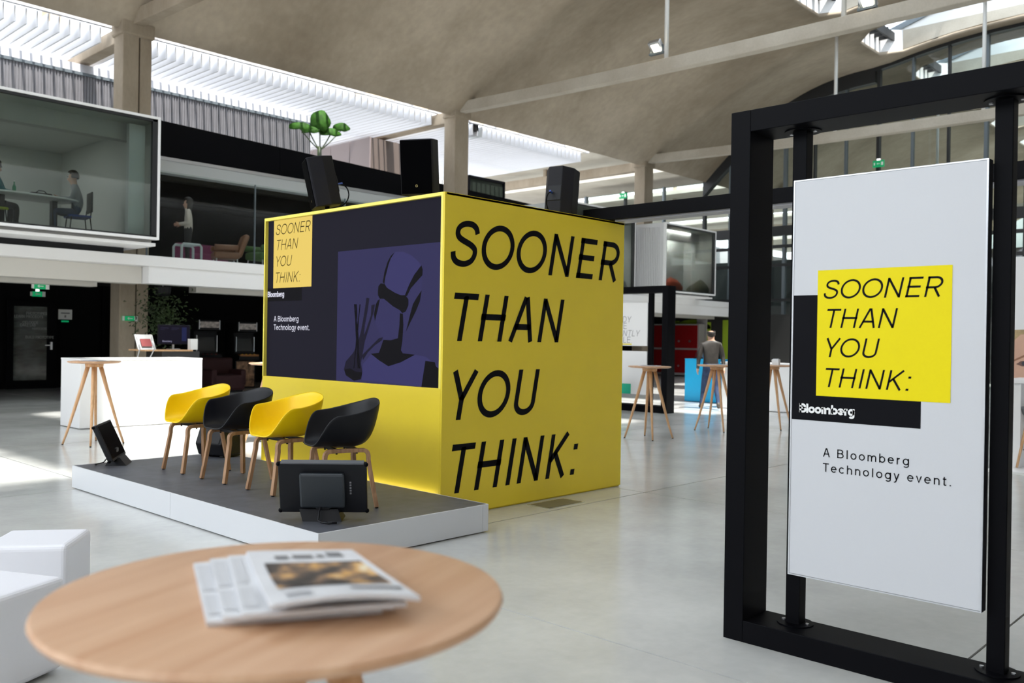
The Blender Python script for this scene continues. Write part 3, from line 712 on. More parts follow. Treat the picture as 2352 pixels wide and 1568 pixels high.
# ---------------- floor monitors on the stage
def floor_monitor(label, loc, rz, tilt):
    t = thing('stage_monitor', label, 'monitor', loc, rz, 'confidence monitors on the stage')
    # faces +x, screen leans back
    M = Matrix.Translation((0, 0, .045)) @ Matrix.Rotation(-tilt, 4, 'Y')
    q = MB(); q.cbox((0, 0, .19), (.045, .585, .36), M); p = q.build('housing', BLK2, t, world=False, bevel=.006)
    q = MB(); q.cbox((.0235, 0, .195), (.002, .55, .325), M); q.build('screen', mat('off_screen', (.006, .006, .008), .12), t, world=False)
    q = MB(); q.cbox((0, 0, .372), (.05, .55, .008), M); q.build('top_trim', mat('dark_trim', (.09, .095, .11), .4), t, world=False)
    for yy in (-.29, .29):
        for zz in (.02, .362):
            q = MB(); q.sph((0, 0, 0), .016, 10, 6, None); 
            for v in q.v: v[:] = M @ (v+Vector((-.012, yy, zz)))
            q.build('corner_bumper', BLACK, t, world=False, smooth=True)
    q = MB(); q.prism([M @ Vector(v) for v in ((-.022, -.15, .31), (-.022, .15, .31), (-.022, .15, .06), (-.022, -.15, .06))], M.to_3x3() @ Vector((-.04, 0, 0))); q.build('rear_box', mat('rear_box', (.022, .027, .033), .4), t, world=False, bevel=.014)
    for k in range(5):
        q = MB(); q.cbox((-.024, -.185, .155+.02*k), (.003, .012, .012), M); q.build('button', mat('button_grey', (.2, .2, .22), .4), t, world=False)
    q = MB(); q.prism([(-.09, -.13, 0), (-.05, -.10, .075), (.03, -.10, .075), (.10, -.13, 0)], (0, .26, 0)); q.build('stand', BLK2, t, world=False)
    q = MB(); q.cbox((-.03, 0, .11), (.05, .1, .09)); q.build('hinge', BLK2, t, world=False, bevel=.008)
    q = MB(); q.tube([(-.05, 0, .13), (-.09, .02, .07), (-.13, .02, .015), (-.16, -.01, .008), (-.19, -.06, .008), (-.17, -.11, .008)], .006, 6); q.build('cable', BLK2, t, world=False, smooth=True)
    return t
floor_monitor('stage monitor seen from its dark back, in front of a black chair', (3.545, 5.065, SZ+.001), math.radians(46), .30)
floor_monitor('stage monitor with dark glossy screen at the stage corner', (3.60, 8.50, SZ+.001), math.radians(-34), .42)
# ---------------- wedge loudspeaker behind the chairs
P = Vector((4.62, 8.42, SZ+.001))
t = thing('stage_speaker', 'black wedge loudspeaker standing on the stage behind the chairs', 'loudspeaker', P, math.radians(200))
q = MB(); q.prism([(-.13, -.17, .02), (.15, -.17, .02), (.20, -.17, .14), (.10, -.17, .38), (-.02, -.17, .40), (-.15, -.17, .18)], (0, .34, 0)); q.build('cabinet', BLK2, t, world=False, bevel=.015)
q = MB(); q.add([(.203, -.14, .15), (.203, .14, .15), (.108, .14, .365), (.108, -.14, .365)], [(0, 1, 2, 3)]); q.build('grille', mat('grille', (.008, .008, .01), .7), t, world=False)
for yy in (-.12, .12):
    q = MB(); q.box((-.12, yy-.02, 0), (.14, yy+.02, .02)); q.build('foot', BLK2, t, world=False)
# ---------------- loudspeakers on the cube
SPK = mat('speaker_black', (.016, .016, .021), .5, spec=.15); SPG = mat('speaker_grille', (.001, .001, .0015), .8, spec=.02)
def cab_speaker(label, loc, rz, tilt, pole=.07, h=.47, cable=True, m=SPK):
    t = thing('loudspeaker', label, 'loudspeaker', loc, rz, 'loudspeakers on the cube roof')
    M = Matrix.Translation((0, 0, pole+.02)) @ Matrix.Rotation(tilt, 4, 'Y')
    pl = [(.13, -.145), (.13, .145), (.11, .15), (-.02, .15), (-.13, .075), (-.13, -.075), (-.02, -.15), (.11, -.15)]
    q = MB(); q.loft([[M @ Vector((x, y, 0)) for x, y in pl], [M @ Vector((x, y, h)) for x, y in pl]]); q.build('cabinet', m, t, world=False, bevel=.008)
    q = MB(); q.cbox((.133, 0, h/2), (.006, .28, h-.02), M); q.build('grille', SPG, t, world=False, bevel=.002)
    q = MB(); q.cbox((-.105, 0, h*.42), (.06, .16, .16), M); q.build('rear_handle', BLK2, t, world=False, bevel=.01)
    q = MB()
    for k in range(12):
        a0, a1 = 2*PI*k/12, 2*PI*(k+1)/12
        q.add([M @ Vector((.137, r*math.cos(a), .075+r*math.sin(a))) for r, a in ((.011, a0), (.011, a1), (.007, a1), (.007, a0))], [(0, 1, 2, 3)])
    q.build('badge_ring', mat('badge', (.35, .28, .1), .4), t, world=False)
    q = MB(); q.lathe([(.07, 0), (.07, .012), (.022, .016), (.022, pole+.05)], 16); q.build('mount', BLACK, t, world=False, smooth='auto')
    q = MB(); q.cbox((0, 0, pole+.012), (.12, .06, .03), M); q.build('bracket', BLACK, t, world=False)
    if cable:
        a = M @ Vector((-.14, .02, h*.42))
        q = MB(); q.tube([bez([a, a+Vector((-.13, 0, .03)), a+Vector((-.17, .02, -.2)), (-.05, .02, .05)], i/12) for i in range(13)], .006, 6); q.build('cable', BLACK, t, world=False, smooth=True)
        q = MB(); q.tube([a, a+Vector((-.045, 0, .012))], .010, 8); q.build('plug', mat('plug_blue', (.03, .08, .4), .4), t, world=False)
    return t
cab_speaker('black loudspeaker on the cube roof with cable plugged in behind, above the yellow screen square', (5.02, 7.20, CZ), math.radians(154), .22, .05)
cab_speaker('black loudspeaker on the cube roof facing out with its dark grille towards the hall', (5.12, 5.92, CZ), math.radians(208), .14, .05, .47, False)
cab_speaker('black loudspeaker on the cube roof seen from behind at the cube rear corner', (6.72, 5.72, CZ), math.radians(15), .12, .03)
P = (5.75, 6.0, CZ)
t = thing('lying_speaker', 'small grey loudspeaker lying on the cube roof', 'device', P)  # fourth loudspeaker, lying flat, built as a plain rounded box
q = MB(); q.cbox((P[0], P[1], CZ+.055), (.30, .26, .11)); q.build('housing', mat('device_grey', (.26, .26, .28), .5), t, bevel=.03, seg=3)
q = MB(); q.cbox((P[0]-.152, P[1], CZ+.055), (.006, .2, .06)); q.build('front_vent', BLK2, t)
# ---------------- portal beam behind the cube
t = thing('portal_frame', 'long black portal frame resting on the rear of the cube roof', 'frame', (7.1, 5.4, CZ))
q = MB(); q.box((6.98, -1.4, 2.635), (7.24, 5.62, 2.76)); q.build('beam', BLACK, t, bevel=.004)
q = MB(); q.box((7.02, -1.2, 2.618), (7.20, 5.25, 2.636)); q.build('underside_channel', mat('channel_grey', (.3, .3, .33), .4), t)
q = MB(); q.box((6.98, -1.4, 0), (7.24, -1.28, 2.635)); q.build('post', BLACK, t, bevel=.004)
# ---------------- foreground totem frame
def totem(name, label, X0, Yl, Yr, H, wd, dp, posts):
    t = thing(name, label, 'display', (X0, (Yl+Yr)/2, 0))
    for nm, lo, hi in (('post', (X0, Yl-wd, 0), (X0+dp, Yl, H)), ('post', (X0, Yr, 0), (X0+dp, Yr+wd, H)), ('top_beam', (X0, Yr+wd, H-wd), (X0+dp, Yl-wd, H)), ('base_beam', (X0, Yr+wd, 0), (X0+dp, Yl-wd, wd))):
        q = MB(); q.box(lo, hi); q.build(nm, BLACK, t, bevel=.003)
    return t
tf = totem('totem_stand', 'tall black frame holding a white sign panel with yellow square', 3.921, 2.231, .80, 2.58, .105, .24, None)
TC = 4.075
for yc in (1.93, 1.045):
    q = MB(); q.box((TC-.035, yc-.035, .105), (TC+.035, yc+.035, 2.475)); q.build('inner_post', BLACK, tf, bevel=.003)
    for z in (.105, 2.469):
        q = MB(); q.lathe([(.085, 0), (.085, .006)], 24, (TC, yc, z)); fo = q.build('flange', BLACK, tf, smooth='auto')
        for a in (0, PI):
            q = MB(); q.lathe([(.009, 0), (.009, .006)], 8, (TC+.0, yc+.06*math.cos(a), z+(.006 if z < 1 else -.006))); q.build('screw', ALU, fo)
PX = 3.995
q = MB(); q.box((PX, 1.086, .357), (PX+.055, 1.932, 2.224)); sp = q.build('sign_box', mat('sign_side', (.02, .02, .024), .4), tf, bevel=.002)
SGN = mat('sign_face', (.56, .57, .60), .45)
q = MB(); q.box((PX-.004, 1.093, .364), (PX+.001, 1.925, 2.217)); q.build('sign_face', SGN, sp)
for lo, hi in (((PX-.006, 1.086, .357), (PX, 1.093, 2.224)), ((PX-.006, 1.925, .357), (PX, 1.932, 2.224)), ((PX-.006, 1.093, .357), (PX, 1.925, .363)), ((PX-.006, 1.093, 2.218), (PX, 1.925, 2.224))):
    q = MB(); q.box(lo, hi); q.build('edge_rail', ALU, sp)
XT = PX-.0045
def prect(nm, y0, y1, z0, z1, m, d):
    q = MB(); q.add([(XT-d, y0, z0), (XT-d, y1, z0), (XT-d, y1, z1), (XT-d, y0, z1)], [(0, 1, 2, 3)]); return q.build(nm, m, sp)
prect('black_block', 1.924, 1.338, 1.094, 1.679, BLKV, .0006)
prect('yellow_square', 1.806, 1.219, 1.211, 1.793, YELV, .0012)
for txt, y0, wdt, z in (('SOONER', 1.782, .52, 1.660), ('THAN', 1.775, .325, 1.526), ('YOU', 1.778, .253, 1.392), ('THINK:', 1.778, .395, 1.254)):
    lettering(txt, (XT, y0, z), UL, VS, .0875, wdt, .104, .07, .21, (-.0018, 0, 0), m=BLKV, parent=sp, name='slogan_line')
lettering('Bloomberg', (XT, 1.890, 1.128), UL, VS, .043, .268, .225, -.02, 0, (-.0012, 0, 0), m=SIGNW, parent=sp, name='logo_lettering')
lettering('A Bloomberg', (XT, 1.768, .931), UL, VS, .040, .387, .125, .18, 0, (-.0008, 0, 0), m=BLKV, parent=sp, name='caption_line')
lettering('Technology event.', (XT, 1.768, .862), UL, VS, .040, .56, .125, .18, 0, (-.0008, 0, 0), m=BLKV, parent=sp, name='caption_line')
# ---------------- round bar tables
def bar_table(label, loc, rz, m_top=ASHT):
    t = thing('bar_table', label, 'table', loc, rz, 'round wooden bar tables')
    q = MB(); q.lathe([(.20, 1.052), (.285, 1.056), (.318, 1.068), (.322, 1.075), (.319, 1.081), (.312, 1.083)], 64); q.build('table_top', m_top, t, world=False, smooth='auto')
    q = MB(); q.lathe([(.085, 1.005), (.108, 1.012), (.112, 1.045), (.10, 1.055)], 32); q.build('hub', ASH, t, world=False, smooth='auto')
    for k in range(4):
        a = PI/4+k*PI/2; c, s = math.cos(a), math.sin(a)
        q = MB(); q.tube([(c*.36, s*.36, .012), (c*.30, s*.30, .2), (c*.16, s*.16, .70), (c*.075, s*.075, 1.02)], [.0125, .016, .023, .027], 12); q.build('leg', ASH, t, world=False, smooth=True)
        q = MB(); q.lathe([(.011, 0), (.0125, .014)], 10, (c*.361, s*.361, 0)); q.build('glide', BLK2, t, world=False)
    return t
HT = 1.083
def ctr(x, y, z=HT): v = onz(x, y, z); return (v.x, v.y, 0)
fg = bar_table('round bar table with a fan of newspapers on it, beside white cube stools', (.708, 1.118, 0), .35)
tA = bar_table('round bar table in front of the white reception counter', ctr(217, 829), .32)
tB = bar_table('round bar table half hidden behind the cube edge with white papers', ctr(628, 833), .2)
tC = bar_table('round bar table in front of the black frame with white panels', (11.14, 7.64, 0), -.02)
tD = bar_table('round bar table standing by the walking man', (13.05, 7.62, 0), .1)
tE = bar_table('round bar table carrying white cups and boxes', ctr(1775, 838), .1)

# ---------------- newspapers on the foreground table
PAPER = mat('newsprint', (.66, .67, .70), .7, var=.06, scale=14)
INK = mat('ink_grey', (.20, .20, .21), .8)
def photo_print(name):
    M = bpy.data.materials.new(name); M.use_nodes = True; nt = M.node_tree; b = nt.nodes['Principled BSDF']; L = nt.links.new
    tc = nt.nodes.new('ShaderNodeTexCoord'); n = nt.nodes.new('ShaderNodeTexNoise'); n.inputs['Scale'].default_value = 22; n.inputs['Detail'].default_value = 4
    L(tc.outputs['Object'], n.inputs['Vector'])
    r = nt.nodes.new('ShaderNodeValToRGB'); e = r.color_ramp.elements
    e[0].position = .36; e[0].color = (.02, .016, .014, 1); e[1].position = .72; e[1].color = (.8, .7, .5, 1)
    for p, c in ((.46, (.07, .05, .04)), (.56, (.26, .16, .09)), (.63, (.62, .34, .10))):
        q = e.new(p); q.color = (*c, 1)
    L(n.outputs[0], r.inputs[0]); L(r.outputs[0], b.inputs['Base Color']); b.inputs['Roughness'].default_value = .6
    return M
PHO = photo_print('news_photo')
tz = HT+.001
def bil(c, u, v):
    a, b_, d, e = c   # TL TR BR BL
    return a*(1-u)*(1-v)+b_*u*(1-v)+d*u*v+e*(1-u)*v
def paper_sheet(name, corners, lift, wave, label, h0):
    c = [onz(x, y, tz+h0) for x, y in corners]
    ce = sum(c, Vector())/4; ce.z = tz+h0
    t = thing(name, label, 'newspaper', ce, group='newspapers on the bar table')
    def hz(u, v): return h0 + lift*max(0, v-.55)*max(0, math.sin(PI*(u*.75+.2)))*1.6 + wave*math.sin(u*5+v*3)*.5+abs(wave)*.5
    mb = MB(); nu, nv = 16, 12
    th = .006
    g = lambda u, v, dz: (lambda p: Vector((p.x, p.y, tz+hz(u, v)+dz)))(bil(c, u, v))
    top = [[g(i/nu, j/nv, th) for i in range(nu+1)] for j in range(nv+1)]
    bot = [[g(i/nu, j/nv, 0) for i in range(nu+1)] for j in range(nv+1)]
    for G in (top, bot):
        for j in range(nv):
            for i in range(nu): mb.add([G[j][i], G[j][i+1], G[j+1][i+1], G[j+1][i]], [(0, 1, 2, 3)])
    edge = [(0, i) for i in range(nu+1)]+[(j, nu) for j in range(1, nv+1)]+[(nv, i) for i in range(nu-1, -1, -1)]+[(j, 0) for j in range(nv-1, 0, -1)]
    for k in range(len(edge)):
        a, b_ = edge[k], edge[(k+1) % len(edge)]
        mb.add([top[a[0]][a[1]], top[b_[0]][b_[1]], bot[b_[0]][b_[1]], bot[a[0]][a[1]]], [(0, 1, 2, 3)])
    mb.build('sheets', PAPER, t, smooth='auto')
    def patch(nm, u0, u1, v0, v1, m_, n=10):
        q = MB()
        for j in range(n):
            for i in range(n):
                uv = [(u0+(u1-u0)*(i+a)/n, v0+(v1-v0)*(j+b_)/n) for a, b_ in ((0, 0), (1, 0), (1, 1), (0, 1))]
                q.add([g(u, v, th+.0012) for u, v in uv], [(0, 1, 2, 3)])
        return q.build(nm, m_, t, smooth=True)
    return t, patch
for k, (dx, dy, lb) in enumerate(((-120, 26, 'bottom newspaper of the fanned pile on the bar table'), (-82, 16, 'second lowest newspaper of the fanned pile on the bar table'), (-40, 9, 'newspaper right under the top one in the fanned pile'))):
    t, patch = paper_sheet('newspaper', [(564+dx, 1276+dy), (806+dx*.4, 1270+dy*.3), (962+dx*.7, 1386+dy*.9), (595+dx, 1413+dy)], 0, .0008, lb, .0075*k)
    patch('text_column', .02, .10, .08, .55, mat('pale_ink', (.56, .57, .60), .8))
    patch('text_column', .02, .12, .62, .92, mat('pale_ink', (.56, .57, .60), .8))
t, patch = paper_sheet('newspaper', [(566, 1275), (808, 1270), (965, 1386), (622, 1418)], .02, .001, 'top newspaper of the fanned pile with a large colour picture', .0225)
patch('picture', .10, .93, .27, .76, PHO)
for u0, u1, v0, v1 in ((.22, .34, .13, .20), (.38, .56, .12, .19), (.6, .66, .12, .18), (.70, .84, .07, .17)): patch('headline_word', u0, u1, v0, v1, INK, 4)
for k in range(3): patch('text_line', .12, .30, .84+.04*k, .86+.04*k, mat('pale_ink', (.56, .57, .60), .8), 4)
patch('masthead', .58, .95, .83, .88, INK, 6)
# small papers on other tables
for tb, lb in ((tA, 'folded newspaper on the bar table in front of the reception counter'), (tC, 'white leaflet on the bar table before the black frame'), (tD, 'white leaflet on the bar table by the walking man'), (tB, 'white papers on the bar table behind the cube')):
    c = tb.location
    t = thing('leaflet', lb, 'paper', (c.x, c.y, HT+.001), .4)
    q = MB(); q.cbox((0, 0, .004), (.21, .30, .006)); q.build('sheet', PAPER, t, world=False, bevel=.001)
    q = MB(); q.cbox((.02, .02, .0085), (.17, .22, .002)); q.build('printed_cover', mat('cover_ink', (.25, .27, .32), .6, var=.6, scale=25), t, world=False)
# ---------------- white cube stools
STW = mat('stool_white', (.80, .80, .85), .45)
def cube_stool(label, corner, rz, s):
    t = thing('cube_stool', label, 'stool', corner, rz, 'white cube stools')
    q = MB(); q.box((-s, 0, .012), (0, s, s)); q.build('seat_cube', STW, t, world=False, bevel=.028, seg=4, smooth=False)
    q = MB(); q.box((-s+.05, .05, 0), (-.05, s-.05, .012)); q.build('foot_pad', BLK2, t, world=False)
    return t
ZC = .405
a1 = onz(152, 1322, ZC); a2 = onz(0, 1372, ZC)
d1 = math.atan2(a1.y-a2.y, a1.x-a2.x)
b1 = onz(211, 1212, ZC); b2 = onz(156, 1251, ZC)
cube_stool('white cube stool standing in front of the other white cube', (a1.x, a1.y, 0), d1, ZC)
d2 = math.atan2(b1.y-b2.y, b1.x-b2.x)
cube_stool('white cube stool standing behind another white cube stool', (b1.x, b1.y, 0), d2, ZC)
# ---------------- reception counter
R0 = onz(182, 986); R1 = onz(456, 968)
t = thing('reception_counter', 'long plain white reception counter standing in sunlight', 'counter', (R0.x, R0.y, 0))
q = MB(); q.box((R0.x, R0.y, .01), (R1.x, R0.y+.75, 1.03)); q.build('body', WSAT, t, bevel=.006)
q = MB(); q.box((R0.x-.002, R0.y-.006, 1.03), (R1.x+.002, R0.y+.76, 1.06)); q.build('worktop', WSAT, t, bevel=.006)
q = MB(); q.box((R0.x+.65, R0.y-.006, .22), (R0.x+1.5, R0.y, .82)); q.build('access_panel', WSAT, t, bevel=.002)
q = MB(); q.box((R0.x+.05, R0.y+.05, 0), (R1.x-.05, R0.y+.7, .01)); q.build('plinth', BLK2, t)
# things behind the counter
DY = 17.0
d0, d1_ = ony(372, 830, DY), ony(458, 830, DY)
t = thing('desk', 'dark desk with pale wooden top standing behind the white counter', 'desk', (d0.x, DY, 0))
ztop_d = ony(420, 803, DY).z
q = MB(); q.box((d0.x, DY, 0), (d1_.x, DY+.7, ztop_d-.03)); q.build('cabinet', mat('desk_dark', (.03, .03, .032), .5), t, bevel=.004)
q = MB(); q.box((d0.x-.35, DY-.02, ztop_d-.03), (d1_.x-.15, DY+.72, ztop_d)); q.build('desk_top', ASH, t, bevel=.004)
m0 = ony(362, 800, DY+.3); cxm = ony(398, 800, DY+.35).x
t = thing('computer_monitor', 'computer monitor with dark purple screen on the desk', 'monitor', (cxm, DY+.35, ztop_d))
q = MB(); q.cbox((0, 0, .008), (.22, .16, .014)); q.build('base', ALU, t, world=False, bevel=.003)
q = MB(); q.box((-.02, .0, .014), (.02, .03, .2)); q.build('neck', ALU, t, world=False)
q = MB(); q.box((-.34, -.03, .1), (.34, .0, .5)); q.build('housing', BLK2, t, world=False, bevel=.006)
q = MB(); q.box((-.325, -.033, .115), (.325, -.03, .487)); s_ = q.build('screen', led('desk', (26, 24, 36)), t, world=False)
for x0, z0, x1, z1 in ((-.29, .43, -.12, .436), (-.29, .40, -.2, .405), (-.06, .43, .1, .436), (-.06, .40, .06, .405)):
    q = MB(); q.box((x0, -.0345, z0), (x1, -.0335, z1)); q.build('screen_line', led('line', (60, 58, 84)), s_, world=False)
q = MB(); q.box((.16, -.0345, .17), (.26, -.0335, .45)); q.build('screen_figure', led('fig', (36, 40, 76)), s_, world=False)
lettering('Bloomberg', (-.25, -.036, .15), (1, 0, 0), (0, 0, 1), .035, .2, .24, -.03, 0, m=led('w2', (120, 118, 140)), parent=s_, name='logo_lettering')
s_.children[-1].location = (0, 0, 0)
for ch in s_.children:
    if ch.name.startswith('logo'):
        off = parent_loc(s_)
        for v in ch.data.vertices: v.co += off
bx_ = ony(440, 800, DY+.12)
q = MB(); q.box((bx_.x-.06, DY+.04, ztop_d), (bx_.x+.09, DY+.17, ztop_d+.22)); bxo = q.build('carton', WHITE, bevel=.003); tag(bxo, 'small white carton standing on the desk beside the monitor', 'box')
kx = ony(333, 800, 16.4)
t = thing('tablet_stand', 'tilted tablet stand with red notice behind the white counter', 'stand', (kx.x, 16.4, 0))
zt = ony(333, 768, 16.4).z
for a in (-.14, .14):
    q = MB(); q.tube([(kx.x+a, 16.5, 0), (kx.x+a*.8, 16.5, zt-.5), (kx.x+a, 16.3, zt-.25), (kx.x+a, 16.5, zt)], .012, 8); q.build('leg', ALU, t, smooth=True)
q = MB(); q.prism([(kx.x-.17, 16.3, zt-.28), (kx.x+.17, 16.3, zt-.28), (kx.x+.17, 16.48, zt), (kx.x-.17, 16.48, zt)], (0, .03, .0)); q.build('tablet_case', mat('case_grey', (.35, .35, .35), .5), t, bevel=.005)
q = MB(); q.prism([(kx.x-.10, 16.31, zt-.22), (kx.x+.10, 16.31, zt-.22), (kx.x+.10, 16.41, zt-.08), (kx.x-.10, 16.41, zt-.08)], (0, -.008, 0)); q.build('red_notice', mat('notice_red', (.16, .012, .014), .6), t)
# arcade cabinets
def arcade(label, xl, xr, yb, yt, Y, marq, front):
    a, c = ony(xl, 800, Y), ony(xr, 800, Y); xc, wd = (a.x+c.x)/2, (c.x-a.x)
    t = thing('arcade_cabinet', label, 'arcade machine', (xc, Y, 0), group='arcade machines')
    z = lambda y: ony((xl+xr)/2, y, Y).z
    H = z(yt)
    q = MB(); q.prism([(-wd*.55, 0, 0), (-wd*.55, .6, 0), (-wd*.55, .6, H), (-wd*.55, -.1, H), (-wd*.55, -.1, H-.25), (-wd*.55, .12, H-.3), (-wd*.55, .05, .95), (-wd*.55, -.2, .9), (-wd*.55, -.2, .78), (-wd*.55, 0, .75)], (wd*1.1, 0, 0)); q.build('body', BLK2, t, world=False)
    q = MB(); q.box((-wd*.5, -.108, H-.2), (wd*.5, -.1, H-.04)); q.build('marquee', marq, t, world=False)
    for sx in (-.5, .47):
        q = MB(); q.box((wd*sx, -.112, H-.24), (wd*(sx+.03), -.1, H)); q.build('marquee_trim', ALU, t, world=False)
        q = MB(); q.box((wd*sx, .02, 1.0), (wd*(sx+.03), .06, H-.4)); q.build('screen_trim', ALU, t, world=False)
    q = MB(); q.prism([(-wd*.42, .045, 1.02), (wd*.42, .045, 1.02), (wd*.42, .11, H-.45), (-wd*.42, .11, H-.45)], (0, -.01, 0)); q.build('screen', mat('arc_screen', (.03, .033, .036), .15), t, world=False)
    q = MB(); q.box((-wd*.5, -.22, .88), (wd*.5, 0, .93)); q.build('control_deck', front[0], t, world=False)
    for k in range(4):
        q = MB(); q.lathe([(.018, 0), (.018, .015)], 10, (-wd*.3+k*.12, -.12, .93)); q.build('button', front[1], t, world=False)
    q = MB(); q.box((-wd*.48, -.01, .05), (wd*.48, 0, .74)); q.build('front_art', front[2], t, world=False)
MQ = mat('marquee_print', (.45, .40, .38), .5, var=.5, scale=14)
ART1 = mat('art_dark', (.05, .02, .015), .6, var=.7, scale=12)
ART2 = mat('art_bright', (.30, .17, .10), .6, var=.9, scale=7)
arcade('arcade cabinet behind the white counter end, with dark front', 452, 500, 865, 735, 22.0, MQ, (BLK2, RED, ART1))
arcade('arcade cabinet with colourful front beside the cube screen', 543, 585, 865, 740, 22.0, MQ, (mat('orange_deck', (.35, .14, .03), .5), YELP, ART2))
b0 = ony(510, 800, 20.9)
t = thing('lounge_chair', 'dark red lounge chair in the dark area before the arcade machines', 'chair', (b0.x, 20.9, 0))
DKR = mat('dark_red', (.03, .004, .006), .7)
q = MB(); q.cbox((0, 0, .25), (.9, .8, .4)); q.build('seat', DKR, t, world=False, bevel=.06)
q = MB(); q.cbox((0, .32, .62), (.9, .2, .5)); q.build('backrest', DKR, t, world=False, bevel=.06)
for sx in (-.4, .4):
    q = MB(); q.cbox((sx, 0, .38), (.14, .8, .4)); q.build('armrest', DKR, t, world=False, bevel=.04)
q = MB(); q.box((-.4, -.35, 0), (.4, .35, .06)); q.build('base', BLK2, t, world=False)
# door with lettered glass
YD = 24.6
dl, dr = ony(30, 800, YD-.08), ony(106, 800, YD-.08)
t = thing('door_1', 'black door with a tall lettered glass pane', 'door', (dl.x, YD-.1, 0), kind='structure')
q = MB(); q.box((dl.x-.15, YD-.1, 0), (dr.x+.25, YD-.02, 2.25)); q.build('leaf', BLACK, t)
q = MB(); q.box((dl.x, YD-.112, .22), (dr.x, YD-.1, 2.1)); q.build('glass', mat('door_glass', (.06, .07, .065), .08, var=.5, scale=2.5, stretch=(1, 1, 3)), t)
q = MB(); q.box((dr.x+.08, YD-.15, 1.0), (dr.x+.13, YD-.1, 1.2)); h_ = q.build('handle_plate', ALU, t)
q = MB(); q.box((dr.x-.05, YD-.17, 1.1), (dr.x+.12, YD-.15, 1.125)); q.build('lever', ALU, h_)
PI_ = mat('pale_letter', (.35, .36, .35), .6)
for txt, px, py, hh in (('PHOTOTYPES', 60, 722, .07), ('LEARN PROJECTS', 33, 729, .07), ('WELCOME', 52, 743, .07), ('MAKE LAB', 46, 749, .07), ('HARDWARE', 74, 757, .06), ('BUILD PROTOTYPE', 58, 777, .07)):
    p = ony(px, py, YD-.115); txt = ''.join(c if c in 'SONERTHAYUIKDLBP ' else 'O' for c in txt)
    lettering(txt, (p.x, p.y, p.z), (1, 0, 0), (0, 0, 1), hh, None, .13, .05, 0, m=PI_, parent=t, name='door_lettering')
p = ony(150, 722, YD-.03)
t = thing('wall_notice', 'white paper notice on the black wall beside the lettered door', 'notice', (p.x, YD-.03, p.z))
q = MB(); q.box((p.x-.17, YD-.03, p.z-.13), (p.x+.17, YD-.01, p.z+.13)); q.build('sheet', WHITE, t)
q = MB(); q.box((p.x-.11, YD-.034, p.z+.02), (p.x+.11, YD-.03, p.z+.05)); q.build('text_line', INK, t)
q = MB(); q.box((p.x-.02, YD-.034, p.z-.08), (p.x+.02, YD-.03, p.z-.02)); q.build('numeral', INK, t)
q = MB(); q.box((p.x-.09, YD-.03, p.z-.2), (p.x+.09, YD-.015, p.z-.16)); q.build('green_tab', SIGNG, t)
# exit signs
def exit_sign(label, P, wd=.42, h=.2, axis='x', drop=.15, lamp=True):
    t = thing('exit_sign', label, 'sign', P, 0 if axis == 'x' else -PI/2, 'green exit signs')
    q = MB(); q.box((-wd/2, -.02, -h/2), (wd/2, .02, h/2)); q.build('panel', SIGNG, t, world=False, bevel=.004)
    q = MB(); q.prism([(-.02, -.022, .01), (-.02, -.022, -.01), (.06, -.022, -.01), (.06, -.022, .01)], (0, -.003, 0)); q.build('arrow_shaft', SIGNW, t, world=False)
    q = MB(); q.prism([(-.02, -.022, .035), (-.02, -.022, -.035), (-.06, -.022, 0)], (0, -.003, 0)); q.build('arrow_head', SIGNW, t, world=False)
    q = MB(); q.box((.10, -.025, -.06), (.17, -.022, .06)); q.build('pictogram', SIGNW, t, world=False)
    q = MB(); q.box((-.17, -.025, -.05), (-.12, -.022, .05)); q.build('pictogram', SIGNW, t, world=False)
    q = MB(); q.cbox((0, 0, h/2+.03), (wd*.3, .04, .06)); lamp and q.build('lamp_head', mat('sign_lamp', (.9, .9, .9), .5, emit=(1, 1, 1), es=.25), t, world=False)
    if drop: q = MB(); q.tube([(0, 0, h/2), (0, 0, h/2+drop)], .008, 6); q.build('hanger', ALU, t, world=False)
    return t
p = ony(92, 657, 19.5); exit_sign('green exit sign hanging nearer, under the white mezzanine beam', p, .26, .12, drop=max(.08, 2.6-p.z))
p = ony(86, 675, 23.0); exit_sign('second green exit sign hanging farther back near the lettered door', p, .24, .12, drop=max(.08, 2.72-p.z))
p = ony(298, 731, COLY-.28); t = exit_sign('blue green arrow sign fixed on the concrete column behind the counter', (p.x, COLY-.27, p.z), .33, .1, drop=0, lamp=False)
p = onx(1322, 368, XP-.2); p.z = 8.1; p.y = 24.3; ex = exit_sign('small green exit sign above the mezzanine by the glass partition', p, .4, .25, 'y', 0); q = MB(); q.box((-.02, .02, -.02), (.02, .21, .02)); q.build('bracket', STEEL, ex, world=False)
p = onx(2018, 376, XP-.2); ex = exit_sign('green exit sign high on the glass partition behind the totem', p, .42, .25, 'y', 0); q = MB(); q.box((-.02, .02, -.02), (.02, .21, .02)); q.build('bracket', STEEL, ex, world=False)
p = ony(1083, 304, 21.4); exit_sign('green exit sign hanging by the black post behind the cube', p, .28, .2, 'x', .2)
